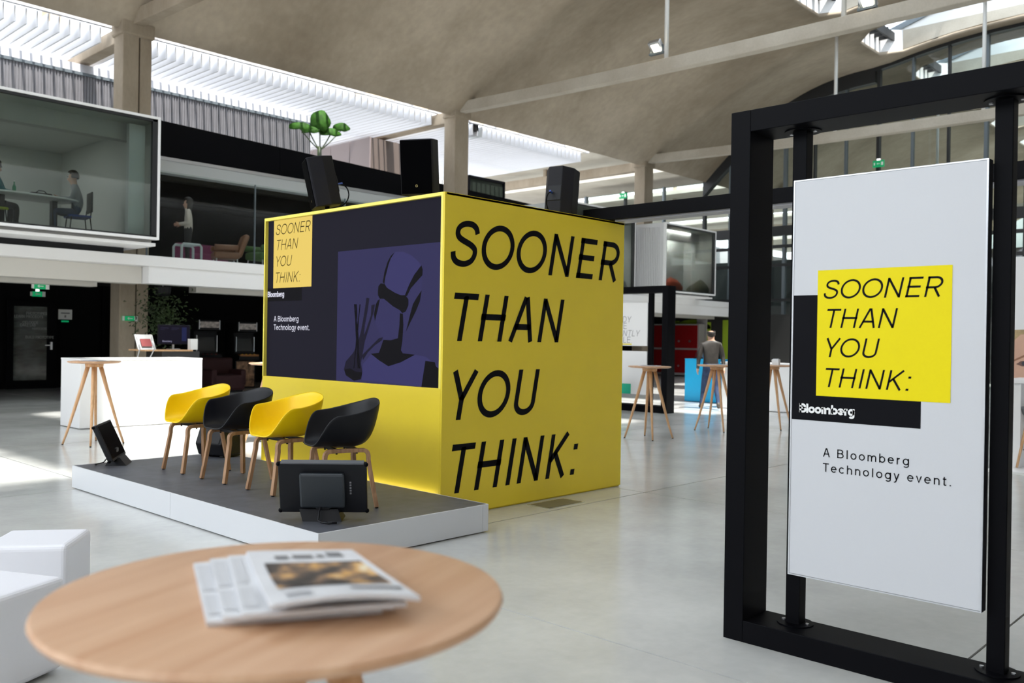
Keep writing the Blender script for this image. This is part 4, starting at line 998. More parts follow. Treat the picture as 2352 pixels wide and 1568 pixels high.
# floodlights on the tie beams
def flood(label, P, rz):
    t = thing('floodlight', label, 'light', P, rz, 'floodlights on the tie beams')
    M = Matrix.Translation((0, 0, .18)) @ Matrix.Rotation(.9, 4, 'Y')
    q = MB(); q.cbox((0, 0, 0), (.12, .34, .34), M); q.build('housing', ALU, t, world=False, bevel=.01)
    q = MB(); q.cbox((.062, 0, 0), (.004, .2, .2), M); q.build('lens', SPOT, t, world=False)
    q = MB(); q.box((-.05, -.2, -.02), (.05, .2, .03)); q.build('bracket', STEEL, t, world=False)
    for yy in (-.19, .17):
        q = MB(); q.box((-.02, yy, 0), (.02, yy+.02, .2)); q.build('arm', STEEL, t, world=False)
p = onx(1512, 132, 18.5); flood('floodlight clamped on the tie beam beside the white hanger', (18.66, p.y+.16, 8.66), PI)
p = onx(1985, 20, 18.5); flood('floodlight on the tie beam below the skylight edge', (18.66, p.y, 8.51), PI)
# black loudspeaker and post by the column behind the cube
px_ = ony(1083, 350, 21.1).x
q = MB(); q.box((px_-.14, 21.25, 5.69), (px_-.02, 21.4, 8.1)); tag(q.build('steel_post', TRANSOM), 'black steel post beside the concrete column behind the cube', 'post')
p = ony(1083, 287, 21.1)
q = MB(); q.box((px_-.01, 21.0, p.z-.2), (px_+.22, 21.25, p.z+.16)); sb = q.build('wall_speaker', BLK2, bevel=.02); tag(sb, 'small black box speaker mounted high on the black post', 'loudspeaker')
# dark glazed cabin on the roof
ca, cb = ony(1078, 400, 22.0), ony(1160, 400, 22.0)
t = thing('roof_cabin', 'dark glazed cabin standing on the mezzanine roof behind the cube', 'cabin', (ca.x, 22, 5.7))
q = MB(); q.box((ca.x, 22.05, 5.69), (cb.x, 24, 7.0)); q.build('glazed_body', mat('cabin_glass', (.018, .024, .02), .12), t)
for xx in (ca.x-.02, cb.x-.06):
    q = MB(); q.box((xx, 22.0, 5.69), (xx+.08, 22.06, 7.05)); q.build('frame_post', BLACK, t)
q = MB(); q.box((ca.x, 22.0, 6.98), (cb.x, 22.06, 7.06)); q.build('frame_head', BLACK, t)
# ---------------- large potted plant on the parapet
PY_ = 21.9
base = ony(735, 345, PY_)
t = thing('potted_plant', 'large potted plant with broad green leaves above the black parapet', 'plant', (base.x, PY_, 5.69))
q = MB(); q.lathe([(.16, 0), (.2, .02), (.24, .45), (.22, .46)], 20, (base.x, PY_, 5.69)); q.build('pot', BLK2, t, smooth='auto')
q = MB(); q.tube([(base.x, PY_, 6.1), (base.x-.02, PY_, base.z+.1)], [.09, .06], 10); q.build('trunk', STEMG, t, smooth=True)
def leaf(cx, cy, w_, h_, tilt, yaw, dyy):
    c = ony(cx, cy, PY_+dyy); st = Vector((base.x, PY_, base.z))
    mb = MB(); n = 22; out = []
    for k in range(n):
        a = 2*PI*k/n
        r = 1-.34*math.exp(-((a-PI*1.5)/.28)**2)+.05*math.cos(5*a)
        x = w_*r*math.cos(a); y = h_*r*math.sin(a)
        out.append(Vector((x, .06*((x/w_)**2)-.05*abs(y/h_), y)))
    M = Matrix.Translation(c) @ Matrix.Rotation(yaw, 4, 'Z') @ Matrix.Rotation(tilt, 4, 'X')
    mb.v = [M @ Vector((0, -.03, 0))] + [M @ p for p in out]
    for k in range(n): mb.f.append([0, 1+k, 1+(k+1) % n]); mb.mi.append(0)
    lf = mb.build('leaf', GREEN, t, smooth=True); so_ = lf.modifiers.new('t', 'SOLIDIFY'); so_.thickness = .006
    q = MB(); q.tube([bez([st, st.lerp(c, .4)+Vector((0, 0, -.1)), M @ Vector((0, 0, -h_*.55))], i/8) for i in range(9)], .018, 6); q.build('stalk', STEMG, lf, smooth=True)
leaf(735, 280, .30, .34, -.1, -.7, 0)
leaf(690, 291, .34, .12, -.2, -.6, -.1)
leaf(712, 300, .28, .11, -.2, -.9, .15)
leaf(758, 305, .33, .13, -.25, -.5, -.15)
leaf(783, 294, .26, .15, -.2, -.8, .05)
# trailing plant beside the column under the mezzanine
pc = ony(378, 728, 19.2)
t = thing('hanging_plant', 'dark bushy trailing plant beside the concrete column', 'plant', (pc.x, 19.3, pc.z))
q = MB(); rnd = random.Random(3)
for k in range(900):
    a = rnd.gauss(0, .25); b_ = rnd.gauss(0, .25); c_ = rnd.gauss(0, .30)
    p = Vector((pc.x+a, 19.3+b_*.5, min(pc.z+c_*.9, 2.55)))
    d = Vector((rnd.uniform(-1, 1), rnd.uniform(-1, 1), rnd.uniform(-1, .3))).normalized()*.10; e_ = d.cross(Vector((rnd.random(), rnd.random(), rnd.random()))).normalized()*.018
    q.add([p-e_, p+d*.5-e_*.3, p+d, p+d*.5+e_*1.4], [(0, 1, 2, 3)])
q.build('foliage', mat('dark_leaf', (.03, .055, .015), .6, var=.5, scale=3), t)['kind'] = 'stuff'
q = MB(); q.lathe([(.10, 0), (.16, .05), (.18, .2)], 14, (pc.x, 19.3, 2.3)); q.build('planter', BLK2, t)
q = MB(); q.tube([(pc.x, 19.3, 2.5), (pc.x, 19.3, 2.72)], .01, 6); q.build('hanger', ALU, t)

# ---------------- people
SKIN = mat('skin', (.50, .29, .20), .5); HAIRD = mat('hair_dark', (.015, .011, .009), .6)
def person(label, loc, rz, J, mats, hair='full', hairm=None, group=None):
    """J: joint -> (x,y,z,r); body faces +x. mats: top, legs, shoes"""
    t = thing('person', label, 'person', loc, rz, group)
    chain = [('pelvis', 'spine', 'top'), ('spine', 'chest', 'top'), ('chest', 'neck', 'skin'), ('neck', 'jaw', 'skin'), ('jaw', 'skull', 'skin'), ('skull', 'crown', 'skin'), ('jaw', 'nose', 'skin')]
    for s in 'LR':
        chain += [('chest', 'sho'+s, 'top'), ('sho'+s, 'elb'+s, 'top'), ('elb'+s, 'wri'+s, 'top'), ('wri'+s, 'palm'+s, 'skin')]
        chain += [('palm'+s, 'f%d%s' % (k, s), 'skin') for k in range(4)] + [('f%d%s' % (k, s), 'g%d%s' % (k, s), 'skin') for k in range(4)] + [('wri'+s, 'th'+s, 'skin'), ('th'+s, 'ti'+s, 'skin')]
        chain += [('pelvis', 'hip'+s, 'legs'), ('hip'+s, 'kne'+s, 'legs'), ('kne'+s, 'ank'+s, 'legs'), ('ank'+s, 'toe'+s, 'shoes'), ('ank'+s, 'hee'+s, 'shoes')]
    for s, sg in (('L', 1), ('R', -1)):
        w_ = Vector(J['wri'+s][:3]); e_ = Vector(J['elb'+s][:3]); d = (w_-e_).normalized()
        side = d.cross(Vector((0, sg, 0)))
        side = side.normalized() if side.length > .05 else Vector((1, 0, 0))
        J['palm'+s] = (*(w_+d*.07), .027)
        for k in range(4):
            o = side*(.028*(1.5-k)/1.5*1.0); L_ = (.045, .052, .050, .040)[k]
            a = w_+d*(.10+L_*.4)+o; J['f%d%s' % (k, s)] = (*a, .010)
            J['g%d%s' % (k, s)] = (*(a+d*L_*.8+Vector((0, -sg*.02, 0))), .008)
        J['th'+s] = (*(w_+d*.05+side*.042), .012); J['ti'+s] = (*(w_+d*.095+side*.055), .009)
    names = list(J); idx = {n: i for i, n in enumerate(names)}
    used = [c for c in chain if c[0] in idx and c[1] in idx]
    me = bpy.data.meshes.new('body'); me.from_pydata([J[n][:3] for n in names], [(idx[a], idx[b]) for a, b, _ in used], [])
    o = bpy.data.objects.new('tmp', me); COL.objects.link(o)
    o.modifiers.new('skin', 'SKIN').use_smooth_shade = True
    for i, n in enumerate(names):
        sv = me.skin_vertices[0].data[i]; r = J[n][3]; sv.radius = r if isinstance(r, tuple) else (r, r)
        sv.use_root = (n == 'pelvis')
    ss = o.modifiers.new('s', 'SUBSURF'); ss.levels = 2; ss.render_levels = 2
    dg = bpy.context.evaluated_depsgraph_get(); dg.update()
    m2 = bpy.data.meshes.new_from_object(o.evaluated_get(dg)); bpy.data.objects.remove(o)
    m2.name = 'body'; m2.materials.clear()
    ml = {'top': 0, 'legs': 1, 'shoes': 2, 'skin': 3}
    for q in (mats[0], mats[1], mats[2], SKIN): m2.materials.append(q)
    segs = [(Vector(J[a][:3]), Vector(J[b][:3]), ml[g]) for a, b, g in used]
    nz = Vector(J['neck'][:3])
    for p in m2.polygons:
        best = (9, 0)
        for a, b, g in segs:
            ab = b-a; tt = max(0, min(1, (p.center-a).dot(ab)/max(ab.length_squared, 1e-9))); d = (p.center-(a+ab*tt)).length
            if d < best[0]: best = (d, g)
        g = best[1]
        if g == 3 and abs(p.center.y) < .2 and p.center.z < nz.z+.005 and (p.center-nz).length < .22: g = 0
        p.material_index = g; p.use_smooth = True
    bo = bpy.data.objects.new('body', m2); COL.objects.link(bo); bo.parent = t
    sk = Vector(J['skull'][:3])
    up_ = (Vector(J['crown'][:3])-Vector(J['jaw'][:3])).normalized(); q0 = Vector((0, 0, 1)).rotation_difference(up_).to_matrix().to_4x4()
    if hair != 'none':
        q = MB(); n, nv = 20, 8; rings = []
        for j in range(nv+1):
            kk = .94 if hair == 'ring' else 1; th = PI*(.02+(.72 if hair == 'ring' else .60)*j/nv); rings.append([Vector((.102*kk*math.sin(th)*math.cos(2*PI*i/n)-.012, .090*kk*math.sin(th)*math.sin(2*PI*i/n), .115*math.cos(th)+.012)) for i in range(n)])
        for j in range(nv):
            for i in range(n):
                k = (i+1) % n; ce = rings[j][i]
                ang = math.cos(2*PI*i/n)
                if ang > .35 and j > 3: continue           # face
                if hair == 'ring' and (j < 4): continue     # bald crown
                q.add([rings[j][i], rings[j][k], rings[j+1][k], rings[j+1][i]], [(0, 1, 2, 3)])
        if hair == 'long':
            for i in range(n):
                k = (i+1) % n
                if math.cos(2*PI*i/n) > .1: continue
                a, b_ = rings[nv][i], rings[nv][k]; q.add([a, b_, b_+Vector((-.02, 0, -.2)), a+Vector((-.02, 0, -.2))], [(0, 1, 2, 3)])
        q.v = [q0 @ v + sk for v in q.v]
        h = q.build('hair', hairm or HAIRD, t, smooth=True, world=False); sl = h.modifiers.new('t', 'SOLIDIFY'); sl.thickness = .006 if hair == 'ring' else .018; sl.offset = 1
    for sg in (1, -1):
        q = MB(); q.sph((0, 0, 0), (.018, .008, .03), 10, 6); q.v = [q0 @ (v+Vector((-.005, sg*.082, -.02))) + sk for v in q.v]; q.build('ear', SKIN, t, smooth=True, world=False)
        q = MB(); q.sph((0, 0, 0), (.008, .011, .007), 8, 6); q.v = [q0 @ (v+Vector((.083, sg*.032, -.005))) + sk for v in q.v]; q.build('eye', mat('eye', (.03, .02, .015), .3), t, smooth=True, world=False)
    q = MB(); q.cbox((.082, 0, -.075), (.012, .045, .010)); q.v = [q0 @ v + sk for v in q.v]; q.build('mouth', mat('lip', (.35, .12, .10), .5), t, world=False)
    return t
def head(x, z, y=0, lean=0):
    return {'neck': (x, y, z, .058), 'jaw': (x+.025+lean*.05, y, z+.085, (.068, .07)), 'skull': (x+.012+lean*.12, y, z+.165, (.088, .082)), 'crown': (x+lean*.16, y, z+.225, (.062, .062)), 'nose': (x+.115+lean*.09, y, z+.115, .013)}
# man walking away
mz0 = (onz(1655, 943)+onz(1608, 936))/2
JM = {'pelvis': (0, 0, .93, (.135, .15)), 'spine': (0, 0, 1.12, (.13, .155)), 'chest': (.01, 0, 1.31, (.13, .17)), **head(.02, 1.485)}
for s, sg in (('L', 1), ('R', -1)):
    JM.update({'sho'+s: (.0, sg*.19, 1.40, .068), 'elb'+s: (-.05*sg, sg*.265, 1.13, .052), 'wri'+s: (.06-.1*(sg < 0), sg*.27, .89, .036)})
JM.update({'hipL': (0, .09, .86, .098), 'kneL': (.13, .13, .48, .066), 'ankL': (.12, .17, .09, .045), 'toeL': (.29, .19, .035, .038), 'heeL': (.06, .16, .04, .035),
           'hipR': (0, -.09, .86, .098), 'kneR': (-.02, -.12, .47, .066), 'ankR': (-.24, -.15, .12, .045), 'toeR': (-.09, -.17, .04, .038), 'heeR': (-.31, -.14, .09, .035)})
person('balding man in a dark leather jacket and blue jeans walking away', (mz0.x, mz0.y, 0), math.radians(38), JM,
       [mat('leather_dark', (.028, .024, .021), .42, var=.25, scale=12), mat('jeans', (.014, .032, .085), .8, var=.3, scale=15), mat('shoe_brown', (.06, .05, .04), .6)], 'ring', mat('hair_grey', (.03, .025, .022), .7))
def seated(x0=0):
    J = {'pelvis': (-.02, 0, .52, (.13, .15)), 'spine': (-.03, 0, .70, (.125, .15)), 'chest': (.0, 0, .90, (.125, .165)), **head(.05, 1.08, 0, .2)}
    for s, sg in (('L', 1), ('R', -1)):
        J.update({'sho'+s: (.01, sg*.185, .99, .066), 'elb'+s: (.10, sg*.24, .76, .05), 'wri'+s: (.33, sg*.17, .77, .034),
                  'hip'+s: (.04, sg*.09, .50, .095), 'kne'+s: (.42, sg*.11, .52, .068), 'ank'+s: (.40, sg*.11, .10, .045), 'toe'+s: (.55, sg*.12, .04, .036), 'hee'+s: (.35, sg*.11, .04, .033)})
    return J
# ---------------- cantilevered glass rooms
def glass_room(label, X0, X1, Y0, Y1, Z0, Z1, lamp=1.6):
    t = thing('glass_room', label, 'room', (X0, Y0, Z0))
    w = .05
    for nm, lo, hi in (('frame_head', (X0, Y0, Z1-w), (X1, Y0+.12, Z1)), ('frame_sill', (X0, Y0, Z0), (X1, Y0+.12, Z0+w)), ('frame_jamb', (X0, Y0, Z0+w), (X0+w, Y0+.12, Z1-w)), ('frame_jamb', (X1-w, Y0, Z0+w), (X1, Y0+.12, Z1-w))):
        q = MB(); q.box(lo, hi); q.build(nm, WSAT, t, bevel=.004)
    for nm, lo, hi in (('gasket', (X0+w, Y0+.02, Z1-w-.05), (X1-w, Y0+.1, Z1-w)), ('gasket', (X0+w, Y0+.02, Z0+w), (X1-w, Y0+.1, Z0+w+.03)), ('gasket', (X0+w, Y0+.02, Z0+w), (X0+w+.03, Y0+.1, Z1-w)), ('gasket', (X1-w-.10, Y0+.02, Z0+w), (X1-w, Y0+.1, Z1-w))):
        q = MB(); q.box(lo, hi); q.build(nm, TRANSOM, t)
    q = MB(); q.box((X0+w+.03, Y0+.05, Z0+w+.03), (X1-w-.1, Y0+.06, Z1-w-.05)); q.build('glass_pane', GLASSB, t)
    IN = mat('room_inside', (.58, .60, .59), .7)
    q = MB(); q.box((X0, Y0+.12, Z0), (X1, Y1, Z0+.06)); q.build('room_floor', mat('room_floor', (.18, .18, .18), .6), t)
    q = MB(); q.box((X0, Y0+.12, Z1-.08), (X1, Y1, Z1)); q.build('room_ceiling', IN, t)
    q = MB(); q.box((X0, Y1-.08, Z0), (X1, Y1, Z1)); q.build('back_wall', IN, t)
    for xx in (X0, X1-.06):
        q = MB(); q.box((xx, Y0+.12, Z0), (xx+.06, Y1-.08, Z1-.08)); q.build('side_wall', IN, t)
    q = MB(); q.box((X0+.06, Y0+.7, Z1-.42), (X1-.06, Y0+.95, Z1-.08)); q.build('bulkhead', mat('bulkhead', (.5, .5, .5), .7), t)
    q = MB(); q.box((X0+.1, Y0+.25, Z0-.06), (X1-.05, Y1, Z0)); q.build('shadow_gap', WHITE, t)
    q = MB(); q.box((X0-.0, Y0+.12, Z0-.12), (X1-.02, Y1, Z0-.06)); q.build('ledge', WSAT, t)
    ld = bpy.data.lights.new('room_lamp', 'AREA'); ld.shape = 'RECTANGLE'; ld.size = (X1-X0)*.6; ld.size_y = .5; ld.energy = lamp*(X1-X0); ld.color = (1, .96, .9)
    lo_ = bpy.data.objects.new('ceiling_lamp', ld); COL.objects.link(lo_); lo_.parent = t; lo_.location = ((X1-X0)/2, (Y1-Y0)*.6, Z1-Z0-.1)
    return t
BX1 = 8.08
gl = glass_room('large glass meeting room with seated people, cantilevered over the floor', -1.5, BX1, 17.3, 22.4, 3.32, 5.76)
q = MB(); q.box((-1.5, 18.25, 3.085), (BX1-.3, 22.2, 3.2)); q.build('base_plinth', BLK2, gl)
q = MB(); q.box((BX1-.5, 17.6, 3.4), (BX1-.18, 17.72, 5.6)); q.build('curtain', mat('curtain', (.62, .65, .66), .8), gl)
for xx, yy in ((5.0, 19.2), (5.9, 19.6), (6.6, 19.1)):
    q = MB(); q.lathe([(.06, 0), (.06, .015)], 14, (xx, yy, 5.66)); q.build('downlight', mat('downlight', (.8, .8, .7), .5, emit=(1, .95, .8), es=.35), gl)
FZ = 3.385
# oval table inside
tc_ = ony(95, 462, 19.0)
TX, TY = tc_.x-.25, 19.0
t = thing('meeting_table', 'white oval meeting table inside the glass room', 'table', (TX, TY, FZ), .1)
q = MB(); q.loft([[(.95*r*math.copysign(abs(math.cos(a))**.75, math.cos(a)), .48*r*math.copysign(abs(math.sin(a))**.75, math.sin(a)), z) for a in [2*PI*i/40 for i in range(40)]] for r, z in ((.94, .70), (1, .715), (1, .74), (.985, .745))]); q.build('table_top', WSAT, t, world=False, smooth='auto')
for xx in (-.5, .5):
    q = MB(); q.box((xx-.05, -.06, 0), (xx+.05, .06, .70)); q.build('leg', BLK2, t, world=False)
    q = MB(); q.box((xx-.06, -.3, 0), (xx+.06, .3, .03)); q.build('foot', BLK2, t, world=False)
t = thing('bottle', 'small green glass bottle on the white meeting table', 'bottle', (TX-.28, TY-.1, FZ+.746))
q = MB(); q.lathe([(.03, 0), (.033, .02), (.033, .13), (.012, .18), (.012, .23)], 14); q.build('glass_body', mat('green_glass', (.03, .25, .12), .15), t, world=False, smooth='auto')
q = MB(); q.lathe([(.014, .23), (.014, .25)], 10); q.build('cap', SIGNW, t, world=False)
t = thing('laptop_bag', 'dark bag lying on the white meeting table', 'bag', (TX+.25, TY+.1, FZ+.746))
q = MB(); q.cbox((0, 0, .045), (.42, .28, .09)); q.build('body', BLK2, t, world=False, bevel=.035, seg=3)
q = MB(); q.tube([(-.1, -.1, .085), (-.05, -.1, .13), (.05, -.1, .13), (.1, -.1, .085)], .01, 6); q.build('handle', BLK2, t, world=False)
def office_chair(label, loc, rz, m):
    t = thing('office_chair', label, 'chair', loc, rz, 'office chairs in the glass room')
    q = MB(); q.cbox((0, 0, .43), (.44, .44, .05)); q.build('seat', m, t, world=False, bevel=.02)
    q = MB(); q.cbox((-.23, 0, .74), (.03, .42, .42)); q.build('backrest', BLK2, t, world=False, bevel=.012)
    for sy in (-.2, .2):
        for fx in (.2, -.24):
            q = MB(); q.tube([(fx*.8, sy, .41), (fx, sy*1.1, 0)], .012, 8); q.build('leg', BLK2, t, world=False)
        q = MB(); q.tube([(-.2, sy, .41), (-.22, sy, .6)], .012, 8); q.build('back_support', BLK2, t, world=False)
    return t
pm = (ony(178, 500, 19.0).x, 19.0)
office_chair('black office chair with blue seat under the man in grey', (pm[0], pm[1], FZ), math.radians(172), mat('seat_blue', (.02, .06, .3), .7))
person('dark haired man in a grey sweater sitting at the white oval table', (pm[0]-.02, pm[1], FZ), math.radians(160), seated(), [mat('sweater_grey', (.22, .23, .25), .9), mat('jeans_dark', (.03, .05, .10), .8), mat('shoe_black', (.02, .02, .02), .5)], 'full')
pl_ = (ony(-4, 480, 19.0).x-.12, 19.0)
office_chair('black office chair with lime seat under the person in teal', (pl_[0], pl_[1], FZ), math.radians(10), mat('seat_lime', (.35, .42, .02), .7))
person('person in a teal top sitting with back against a black chair', (pl_[0], pl_[1], FZ), math.radians(10), seated(), [mat('teal_top', (.01, .13, .15), .9), mat('trousers_black', (.012, .012, .014), .8), mat('shoe_brown', (.06, .05, .04), .6)], 'full')
# rooms farther along the mezzanine
gm = glass_room('glass room with pale curtain set back beside the ribbed white wall', 22.2, 26.0, 18.5, 20.6, 3.2, 6.0, lamp=9)
gr = glass_room('small glass room with orange and olive bean bags', 26.08, 29.45, 17.3, 18.75, 3.2, 5.6, lamp=18)
q = MB()
n = 13
for i in range(n):
    y0 = 17.55+i*(.95/n); q.box((26.05, y0, 3.4), (26.08, y0+.045, 5.45))
q.build('ribbed_side', mat('side_ribs', (.60, .60, .62), .5), gr)['kind'] = 'stuff'
q = MB(); q.box((26.072, 17.4, 3.22), (26.079, 18.75, 5.58)); q.build('side_panel', mat('side_white', (.62, .62, .64), .5), gr)
def bean_bag(label, loc, rz, m, s=1.0, peak=.25):
    t = thing('bean_bag', label, 'bean bag', loc, rz, 'bean bags in the glass room')
    mb = MB(); n, rings = 20, []
    for z, r, off in ((0.0, .30, 0), (.05, .42, 0), (.18, .45, 0), (.32, .36, -.05), (.45, .22, -.14), (.45+peak*.6, .09, -.2), (.45+peak, .02, -.24)):
        rings.append([(s*(r*1.15*math.cos(2*PI*i/n)*(1+.06*math.sin(3*i))+off), s*r*math.sin(2*PI*i/n), s*z) for i in range(n)])
    mb.loft(rings); mb.build('bag', m, t, world=False, smooth=True)
    q = MB(); q.cbox((-.25*s, 0, (.44+peak)*s), (.05, .03, .06)); q.build('loop', m, t, world=False)
p = ony(1550, 660, 17.8); bean_bag('orange bean bag behind the glass of the small room', (p.x, 17.95, 3.265), .5, mat('bag_orange', (.85, .10, .02), .7), .95, .1)
p = ony(1612, 660, 17.8); bean_bag('olive bean bag behind the glass of the small room', (p.x, 17.95, 3.265), math.radians(170), mat('bag_olive', (.10, .095, .055), .8), .95, .22)
p = ony(1438, 650, 18.9); bean_bag('grey bean bag behind the glass beside the ribbed wall', (p.x, 19.25, 3.265), .3, mat('bag_grey', (.07, .075, .085), .8), .95, .2)
# ---------------- mezzanine lounge
p = ony(404, 520, 21.2)
JS = {'pelvis': (0, 0, .88, (.12, .15)), 'spine': (0, 0, 1.06, (.11, .125)), 'chest': (.01, 0, 1.24, (.11, .145)), **head(.02, 1.40)}
for s, sg in (('L', 1), ('R', -1)):
    JS.update({'sho'+s: (0, sg*.165, 1.32, .058), 'elb'+s: (-.02, sg*.24, 1.06, .045), 'wri'+s: (.2, sg*.10, 1.03, .032), 'hip'+s: (0, sg*.085, .82, .092), 'kne'+s: (.02, sg*.09, .46, .06), 'ank'+s: (0, sg*.09, .08, .042), 'toe'+s: (.15, sg*.1, .035, .034), 'hee'+s: (-.05, sg*.09, .04, .032)})
person('person in a cream sweater standing in the dark mezzanine lounge', (p.x, 20.55, MZ), math.radians(150), JS, [mat('sweater_cream', (.55, .50, .44), .9), mat('trousers_black', (.012, .012, .014), .8), mat('shoe_black', (.02, .02, .02), .5)], 'long')
p = ony(463, 580, 21.6)
t = thing('sofa', 'pink upholstered sofa in the mezzanine lounge', 'sofa', (p.x, 21.6, MZ), 0)
PK = mat('sofa_pink', (.24, .04, .12), .8)
q = MB(); q.cbox((0, 0, .25), (1.1, .8, .36)); q.build('seat', PK, t, world=False, bevel=.05)
q = MB(); q.cbox((0, .34, .5), (1.1, .16, .44)); q.build('backrest', PK, t, world=False, bevel=.05)
for xx in (-.45, .45):
    q = MB(); q.box((xx-.03, -.3, 0), (xx+.03, -.24, .08)); q.build('leg', BLK2, t, world=False)
p = ony(440, 580, 19.5)
t = thing('side_table', 'white tubular frame table at the mezzanine glass edge', 'table', (p.x, 19.5, MZ), 0)
q = MB(); q.tube([(-.24, 0, .0), (-.24, 0, .40), (-.2, 0, .45), (.2, 0, .45), (.24, 0, .40), (.24, 0, 0)], .03, 8); q.build('front_frame', mat('frame_pale', (.5, .55, .56), .5), t, world=False, smooth=True)
q = MB(); q.tube([(-.24, .4, .0), (-.24, .4, .40), (-.2, .4, .45), (.2, .4, .45), (.24, .4, .40), (.24, .4, 0)], .03, 8); q.build('rear_frame', mat('frame_pale', (.5, .55, .56), .5), t, world=False, smooth=True)
q = MB(); q.box((-.2, 0, .43), (.2, .4, .45)); q.build('top', mat('frame_pale', (.5, .55, .56), .5), t, world=False)
def easy_chair(label, px, Y, m, rz, s=1.0):
    p = ony(px, 580, Y); t = thing('easy_chair', label, 'chair', (p.x, Y, MZ), rz, 'lounge chairs on the mezzanine')
    q = MB(); q.cbox((0, 0, .32*s), (.62*s, .6*s, .18*s)); q.build('seat', m, t, world=False, bevel=.06, seg=3)
    M = Matrix.Translation((-.28*s, 0, .3*s)) @ Matrix.Rotation(-.35, 4, 'Y')
    q = MB(); q.cbox((0, 0, .28*s), (.14*s, .6*s, .6*s), M); q.build('backrest', m, t, world=False, bevel=.06, seg=3)
    for sy in (-.3, .3):
        q = MB(); q.tube([(.3*s, sy*s, .5*s), (-.25*s, sy*s, .5*s)], .07*s, 10); q.build('arm_roll', m, t, world=False, smooth=True)
        for fx in (.24, -.24):
            q = MB(); q.tube([(fx*s, sy*s*.8, .25*s), (fx*1.1*s, sy*s*.9, 0)], .015, 8); q.build('leg', ALU, t, world=False)
easy_chair('brown leather lounge chair on the mezzanine', 518, 20.2, mat('leather_brown', (.22, .10, .05), .4), math.radians(160))
easy_chair('green fabric lounge chair on the mezzanine beside the cube', 606, 20.0, mat('fabric_green', (.07, .15, .045), .9), math.radians(190), 1.1)
# ---------------- second totem frame with white panels
TX2 = 15.22; yr2 = 10.02
t2 = totem('totem_stand', 'black frame holding two white panels with italic text', TX2, yr2+2.1, yr2, 2.59, .14, .28, None)
yi = onx(1495, 800, TX2+.16).y
q = MB(); q.box((TX2+.12, yi-.05, .14), (TX2+.2, yi+.05, 2.45)); q.build('inner_post', BLACK, t2)
q = MB(); q.box((TX2+.12, yr2+1.75, .14), (TX2+.2, yr2+1.85, 2.45)); q.build('inner_post', BLACK, t2)
XQ = TX2+.1
y1_ = onx(1487, 750, XQ).y; y0_ = yr2+1.9
for ya, yb, nm in ((695, 794, 'upper_panel'), (806, 905, 'lower_panel')):
    za, zb = onx(1460, ya, XQ).z, onx(1460, yb, XQ).z
    q = MB(); q.box((XQ, y1_, zb), (XQ+.03, y0_, za)); q.build(nm, mat('panel_white', (.78, .78, .79), .5), t2)
GI = mat('ink_pale', (.10, .10, .11), .6)
for txt, xr, yb, sh in (('DY', 1449, 740, .12), ('E', 1440, 755, 0), ('NTLY', 1468, 772, .2), ('LE.', 1453, 787, .05)):
    hh = .125; wd_ = text_width(txt, .07, .12)*hh*1.2
    e_ = onx(xr, yb, XQ)
    lettering(txt, (XQ-.003, e_.y+wd_, e_.z), UL, VS, hh, wd_, .07, .12, sh, m=GI, parent=t2, name='text_line')
e_ = onx(1431, 788, XQ); f_ = onx(1451, 788, XQ)
q = MB(); q.box((XQ-.004, f_.y, e_.z-.03), (XQ-.001, e_.y+.2, e_.z-.005)); q.build('yellow_underline', YELV, t2)
e_ = onx(1449, 881, XQ); f_ = onx(1430, 903, XQ)
q = MB(); q.box((XQ-.004, e_.y, f_.z), (XQ-.001, f_.y+.1, e_.z)); q.build('green_square', mat('print_green', (.0, .42, .25), .5), t2)
p = onz(1428, 944)
t = thing('side_chair', 'grey shell chair with wooden legs half hidden by the cube', 'chair', (p.x-.45, p.y+.15, 0), 2.2)
q = MB(); q.cbox((0, 0, .42), (.46, .48, .06)); q.build('seat', GREYP, t, world=False, bevel=.025)
q = MB(); q.cbox((-.23, 0, .64), (.04, .46, .4)); q.build('backrest', GREYP, t, world=False, bevel=.018)
for fx in (.18, -.2):
    for sy in (.18, -.18):
        q = MB(); q.tube([(fx*.7, sy*.7, .4), (fx*1.2, sy*1.2, 0)], [.018, .011], 8); q.build('leg', ASH, t, world=False, smooth=True)
# ---------------- stand behind the man
B0 = onz(1572, 921)
t = thing('display_plinth', 'bright blue display plinth beside the walking man', 'plinth', (B0.x, B0.y, 0))
q = MB(); q.box((B0.x, B0.y-.95, .01), (B0.x+.5, B0.y, 1.03)); q.build('body', BLUEB, t, bevel=.005)
q = MB(); q.box((B0.x-.004, B0.y-.954, 1.03), (B0.x+.504, B0.y+.004, 1.05)); q.build('top', BLUEB, t, bevel=.003)
q = MB(); q.box((B0.x+.03, B0.y-.9, 0), (B0.x+.47, B0.y-.05, .01)); q.build('foot', BLK2, t)
t = thing('water_bottle', 'small blue bottle on the blue plinth', 'bottle', (B0.x+.2, B0.y-.42, 1.051))
q = MB(); q.lathe([(.035, 0), (.035, .14), (.015, .17), (.015, .19)], 14); q.build('body', mat('bottle_blue', (.05, .35, .7), .2), t, world=False, smooth='auto')
q = MB(); q.lathe([(.017, .19), (.017, .21)], 10); q.build('cap', SIGNW, t, world=False)
t = thing('headset', 'black wire headset loop on the blue plinth', 'headset', (B0.x+.2, B0.y-.25, 1.051))
q = MB(); q.tube([(0, -.09+.09*(1-math.cos(PI*i/10)), .01+.17*math.sin(PI*i/10)) for i in range(11)], .008, 6); q.build('band', BLK2, t, world=False, smooth=True)
for yy in (-.09, .09):
    q = MB(); q.lathe([(.03, 0), (.03, .03)], 12, (0, yy, 0)); q.build('ear_pad', BLK2, t, world=False)
C0 = onz(1672, 924)
t = thing('product_crate', 'white crate with dark and orange spots behind the walking man', 'crate', (C0.x, C0.y, 0))
